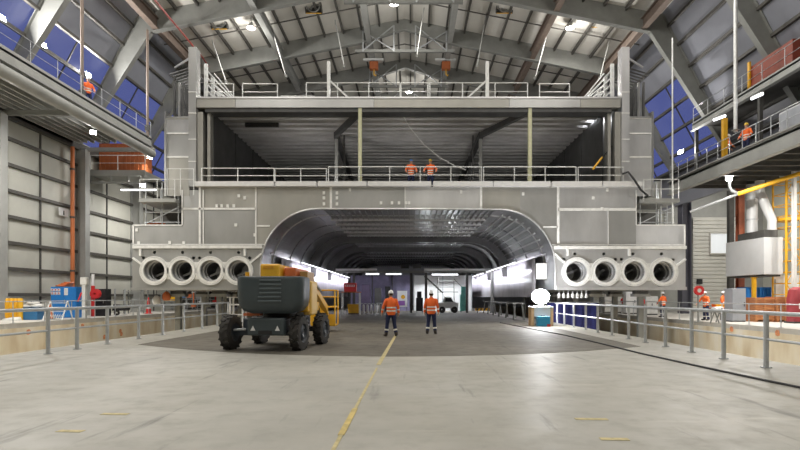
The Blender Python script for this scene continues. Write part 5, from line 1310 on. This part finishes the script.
for (a, b, c, d) in ((438, 281, 454, 281), (438, 287, 454, 287), (438, 292, 458, 292), (438, 277, 438, 305), (454, 281, 454, 303), (454, 279, 466, 291)):
    MB().path([at(a, b, 56.4), at(c, d, 56.4)], .05, 6).build('handrail', steel, t, True)
t = thing('mini_truck', 'pale grey work vehicle parked at the back of the tunnel', 'vehicle', (wx(448, 52), 52, .006))
def tv(mb, nm, m, **k): return Lb(mb, nm, m, t, **k)
tv(MB().prism([(-.95, .45), (.95, .45), (.95, .95), (.55, 1.05), (.25, 1.55), (-.35, 1.55), (-.45, 1.0), (-.95, .95)], -.55, .75), 'vehicle_body', offwhite, bevel=.04)
tv(MB().prism([(.22, 1.08), (.48, 1.06), (.24, 1.46), (-.28, 1.46), (-.34, 1.08)], -.57, -.55), 'window', black)
for sx in (-.6, .6):
    for y in (-.5, .7): tv(MB().lathe((sx, y, .32), [(.08, -.1), (.3, -.1), (.32, 0), (.3, .1), (.08, .1)], 'Y', 18, True), 'wheel', rubber, smooth=True)
tv(MB().box(-.98, -.9, -.4, .6, .5, .7), 'bumper', steel_d)
for k, (px, m, h, l) in enumerate(((419.5, black, 2.1, 'dark tall gas bottle rack left of the stair'), (463.5, M('machine_teal', (.12, .42, .36), .5, 0, .2, 2), 2.6, 'teal machine right of the pale work vehicle'))):
    p = Vector((wx(px, 54), 54, .006)); t = thing('machine', l, 'machine', p)
    Lb(MB().box(-.35, .35, -.3, .3, .12, h * .7), 'machine_body', m, t, bevel=.04); Lb(MB().box(-.25, .2, -.25, .25, h * .7, h), 'machine_head', m, t, bevel=.03)
    for sx in (-.28, .28):
        for sy in (-.22, .22): Lb(MB().box(sx - .04, sx + .04, sy - .04, sy + .04, 0, .12), 'foot', steel_d, t)
p = Vector((wx(482.5, 51), 51, .006)); t = thing('hazard_barrier', 'low yellow barrier on the floor near the right tunnel wall', 'barrier', p)
Lb(MB().box(-.7, .7, -.05, .05, .22, .48), 'board', yellow_p, t)
for k in range(4): Lb(MB().prism([(-.62 + k * .35, .23), (-.5 + k * .35, .23), (-.38 + k * .35, .47), (-.5 + k * .35, .47)], -.06, -.05), 'stripe', black, t)
for s in (-.5, .5): Lb(MB().box(s - .04, s + .04, -.2, .2, 0, .05), 'foot', steel_d, t); Lb(MB().box(s - .03, s + .03, -.03, .03, .05, .24), 'leg', steel_d, t)
p = Vector((wx(350.5, 46), 46, .006)); t = thing('welding_machine', 'red welding machine on a steel trestle by the left tunnel wall', 'machine', p)
Lb(MB().box(-.52, .52, -.35, .35, 2.0, 2.75), 'casing', red_p, t, bevel=.04); Lb(MB().box(-.40, .40, -.37, -.35, 2.42, 2.58), 'text_panel', white_p, t)
for k in range(4): Lb(MB().box(-.36 + k * .19, -.24 + k * .19, -.38, -.37, 2.45, 2.55), 'letter_block', red_p, t)
Lb(MB().box(-.8, .9, -.4, .4, 1.92, 2.0), 'trestle_top', orange_p, t)
for sx in (-.7, .8):
    for sy in (-.33, .33): Lb(MB().box(sx - .05, sx + .05, sy - .05, sy + .05, 0, 1.92), 'trestle_leg', galv_w, t)
p = Vector((wx(354, 48), 48, .006)); t = thing('pallet_bin', 'yellow bin on the floor behind the red welding machine', 'bin', p)
Lb(MB().prism([(-.45, .1), (.45, .1), (.55, .9), (-.55, .9)], -.4, .4), 'bin_body', yellow_p, t); Lb(MB().box(-.5, .5, -.4, .4, 0, .1), 'skid', steel_d, t)
for k in range(6):
    p = Vector((wx(363.5 + k * 3.9, 50), 50 + .1 * (k % 2), .006))
    t = thing('gas_cylinder', 'white cylinder in the row on the tunnel floor, %s from the left' % ['first', 'second', 'third', 'fourth', 'fifth', 'sixth'][k], 'cylinder', p, 0, 'white cylinders on the tunnel floor')
    Lb(MB().lathe((0, 0, 0), [(.001, 0), (.1, 0), (.11, .03), (.11, .72), (.08, .82), (.04, .86), (.001, .87)], 'Z', 14), 'bottle', white_p, t, smooth=True); Lb(MB().box(-.03, .03, -.03, .03, .86, .95), 'valve', steel_d, t)
for px, Y, wd, l in ((366, 53, 1.9, 'steel table behind the white cylinders'), (386, 55.6, 2.0, 'steel table below the right back tube light')):
    p = Vector((wx(px, Y), Y, .006)); t = thing('work_table', l, 'table', p)
    Lb(MB().box(-wd / 2, wd / 2, -.4, .4, .85, .92), 'table_top', galv, t)
    for sx in (-wd / 2 + .1, wd / 2 - .1):
        for sy in (-.32, .32): Lb(MB().box(sx - .04, sx + .04, sy - .04, sy + .04, 0, .85), 'leg', galv_w, t)
for k, (px, Y, h, w_, m, l) in enumerate(((366, 57.5, 2.9, .9, M('locker_purple', (.12, .09, .16), .5, 0, .2, 2), 'dark tall locker behind the table left of the worker'), (378, 57.5, 2.5, .7, steel_d, 'grey tall locker beside the dark purple locker'), (388, 58.5, 2.7, .6, black, 'narrow black locker left of the notice board'))):
    p = Vector((wx(px, Y), Y, .006)); t = thing('tall_locker', l, 'locker', p)
    Lb(MB().box(-w_ / 2, w_ / 2, -.35, .35, .06, h), 'locker_body', m, t, bevel=.02); Lb(MB().box(-w_ / 2 + .04, w_ / 2 - .04, -.37, -.35, .1, h - .06), 'door', m, t); Lb(MB().box(-w_ / 2 + .03, w_ / 2 - .03, -.32, .32, 0, .06), 'plinth', black, t)
p = Vector((wx(402, 56), 56.4, .006)); t = thing('notice_board', 'white notice board with yellow disc and purple panel behind the left worker', 'board', p)
Lb(MB().box(-.5, .55, -.03, .03, .5, 2.2), 'board', white_p, t); Lb(MB().disc((.1, -.04, 1.55), .22, 'Y', 20, .01), 'yellow_disc', yellow_p, t); Lb(MB().box(-.4, .3, -.04, -.03, .65, 1.15), 'purple_panel', M('poster_purple', (.30, .12, .42), .5, 0, .1, 3), t)
for s in (-.45, .5): Lb(MB().box(s - .03, s + .03, -.03, .03, 0, .5), 'leg', steel_d, t)
for k in range(6):
    x = fx(555) - 1.1; y = 36 + k * 3.0
    t = thing('cable_trestle', 'low steel trestle along the foot of the right tunnel wall, %s' % place[k].replace('stern', 'opening'), 'trestle', (x, y, .006), 0, 'trestles along the right tunnel wall')
    for s in (-.35, .35): Lb(MB().bar((s, -.2, 0), (s * .6, 0, 1.1), .05, .05), 'leg', steel, t); Lb(MB().bar((s, .2, 0), (s * .6, 0, 1.1), .05, .05), 'leg', steel, t)
    Lb(MB().bar((-.4, 0, 1.12), (.4, 0, 1.12), .07, .07), 'cross_bar', steel_l, t)

# more gear in the dark under the left hull and along the right platform
bins = [('dark bin', steel_d), ('grey bin', grey_p), ('red bin', red_p), ('white bin', white_p), ('orange bin', orange_p), ('blue bin', blue_p)]
for i, (px, Y, wd, h) in enumerate(((184, 54, 2.0, 2.2), (199, 58, 2.2, 2.0), (214, 62, 2.2, 2.4), (229, 66, 2.4, 2.2))):
    l = ['first', 'second', 'third', 'last'][i]
    t, p = rack(px, Y, wd, h, 'dark storage rack on the left platform under the hull, %s of the row going away' % l)
    MB().box(p.x - wd / 2, p.x + wd / 2, p.y + .36, p.y + .40, p.z + .1, p.z + h).build('back_sheet', steel_d, t)
    for k in range(3):
        nm, m = bins[(i * 2 + k * 5) % 6]; x = p.x - wd * .32 + k * wd * .32
        tag(MB().prism([(x - .2, p.z + h * .55 + .06), (x + .2, p.z + h * .55 + .06), (x + .25, p.z + h * .55 + .4), (x - .25, p.z + h * .55 + .4)], p.y - .3, p.y + .25).build('parts_bin', m), '%s on the %s dark rack under the left hull, %s place' % (nm, l, ['left', 'centre', 'right'][k]), 'bin', 'bins on the dark racks')
for i, (px, Y, w_, h, m, l) in enumerate(((612, 49, 1.6, 1.7, offwhite, 'pale locker on the right platform under the hull, far from the orange worker'), (633, 46, 1.5, 1.9, white_p, 'white locker on the right platform under the hull, beside the pale locker'), (650, 43.5, 1.0, 1.5, galv_w, 'light grey locker on the right platform just left of the orange worker'))):
    p = pr_(px, Y); t = thing('equipment_locker', l, 'locker', p)
    Lb(MB().box(-w_ / 2, w_ / 2, -.35, .35, .08, h), 'locker_body', m, t, bevel=.02)
    for s in (-1, 1): Lb(MB().box(s * w_ / 4 - w_ / 4 + .03, s * w_ / 4 + w_ / 4 - .03, -.37, -.35, .12, h - .05), 'door', m, t)
    Lb(MB().box(-.03, .03, -.40, -.37, h * .5, h * .62), 'handle', steel_d, t); Lb(MB().box(-w_ / 2 + .03, w_ / 2 - .03, -.3, .3, 0, .08), 'plinth', black, t)
for px, Y, m, l in ((623, 47.0, red_p, 'red fire bucket hanging stand under the right hull'), (642, 39.5, red_p, 'red float with dark strap on a stand under the right hull'), (600, 52, steel_d, 'dark vice stand under the right hull near the work lamp')):
    p = pr_(px, Y); t = thing('equipment_stand', l, 'stand', p)
    Lb(MB().path([(0, 0, 0), (0, 0, .85)], .04, 8), 'post', steel, t, smooth=True); Lb(MB().rings([((0, 0, .85), .12, .12), ((0, 0, 1.0), .22, .2), ((0, 0, 1.25), .2, .18), ((0, 0, 1.36), .08, .08)], 14), 'head', m, t, smooth=True); Lb(MB().box(-.22, .22, -.22, .22, 0, .04), 'foot_plate', steel_d, t)
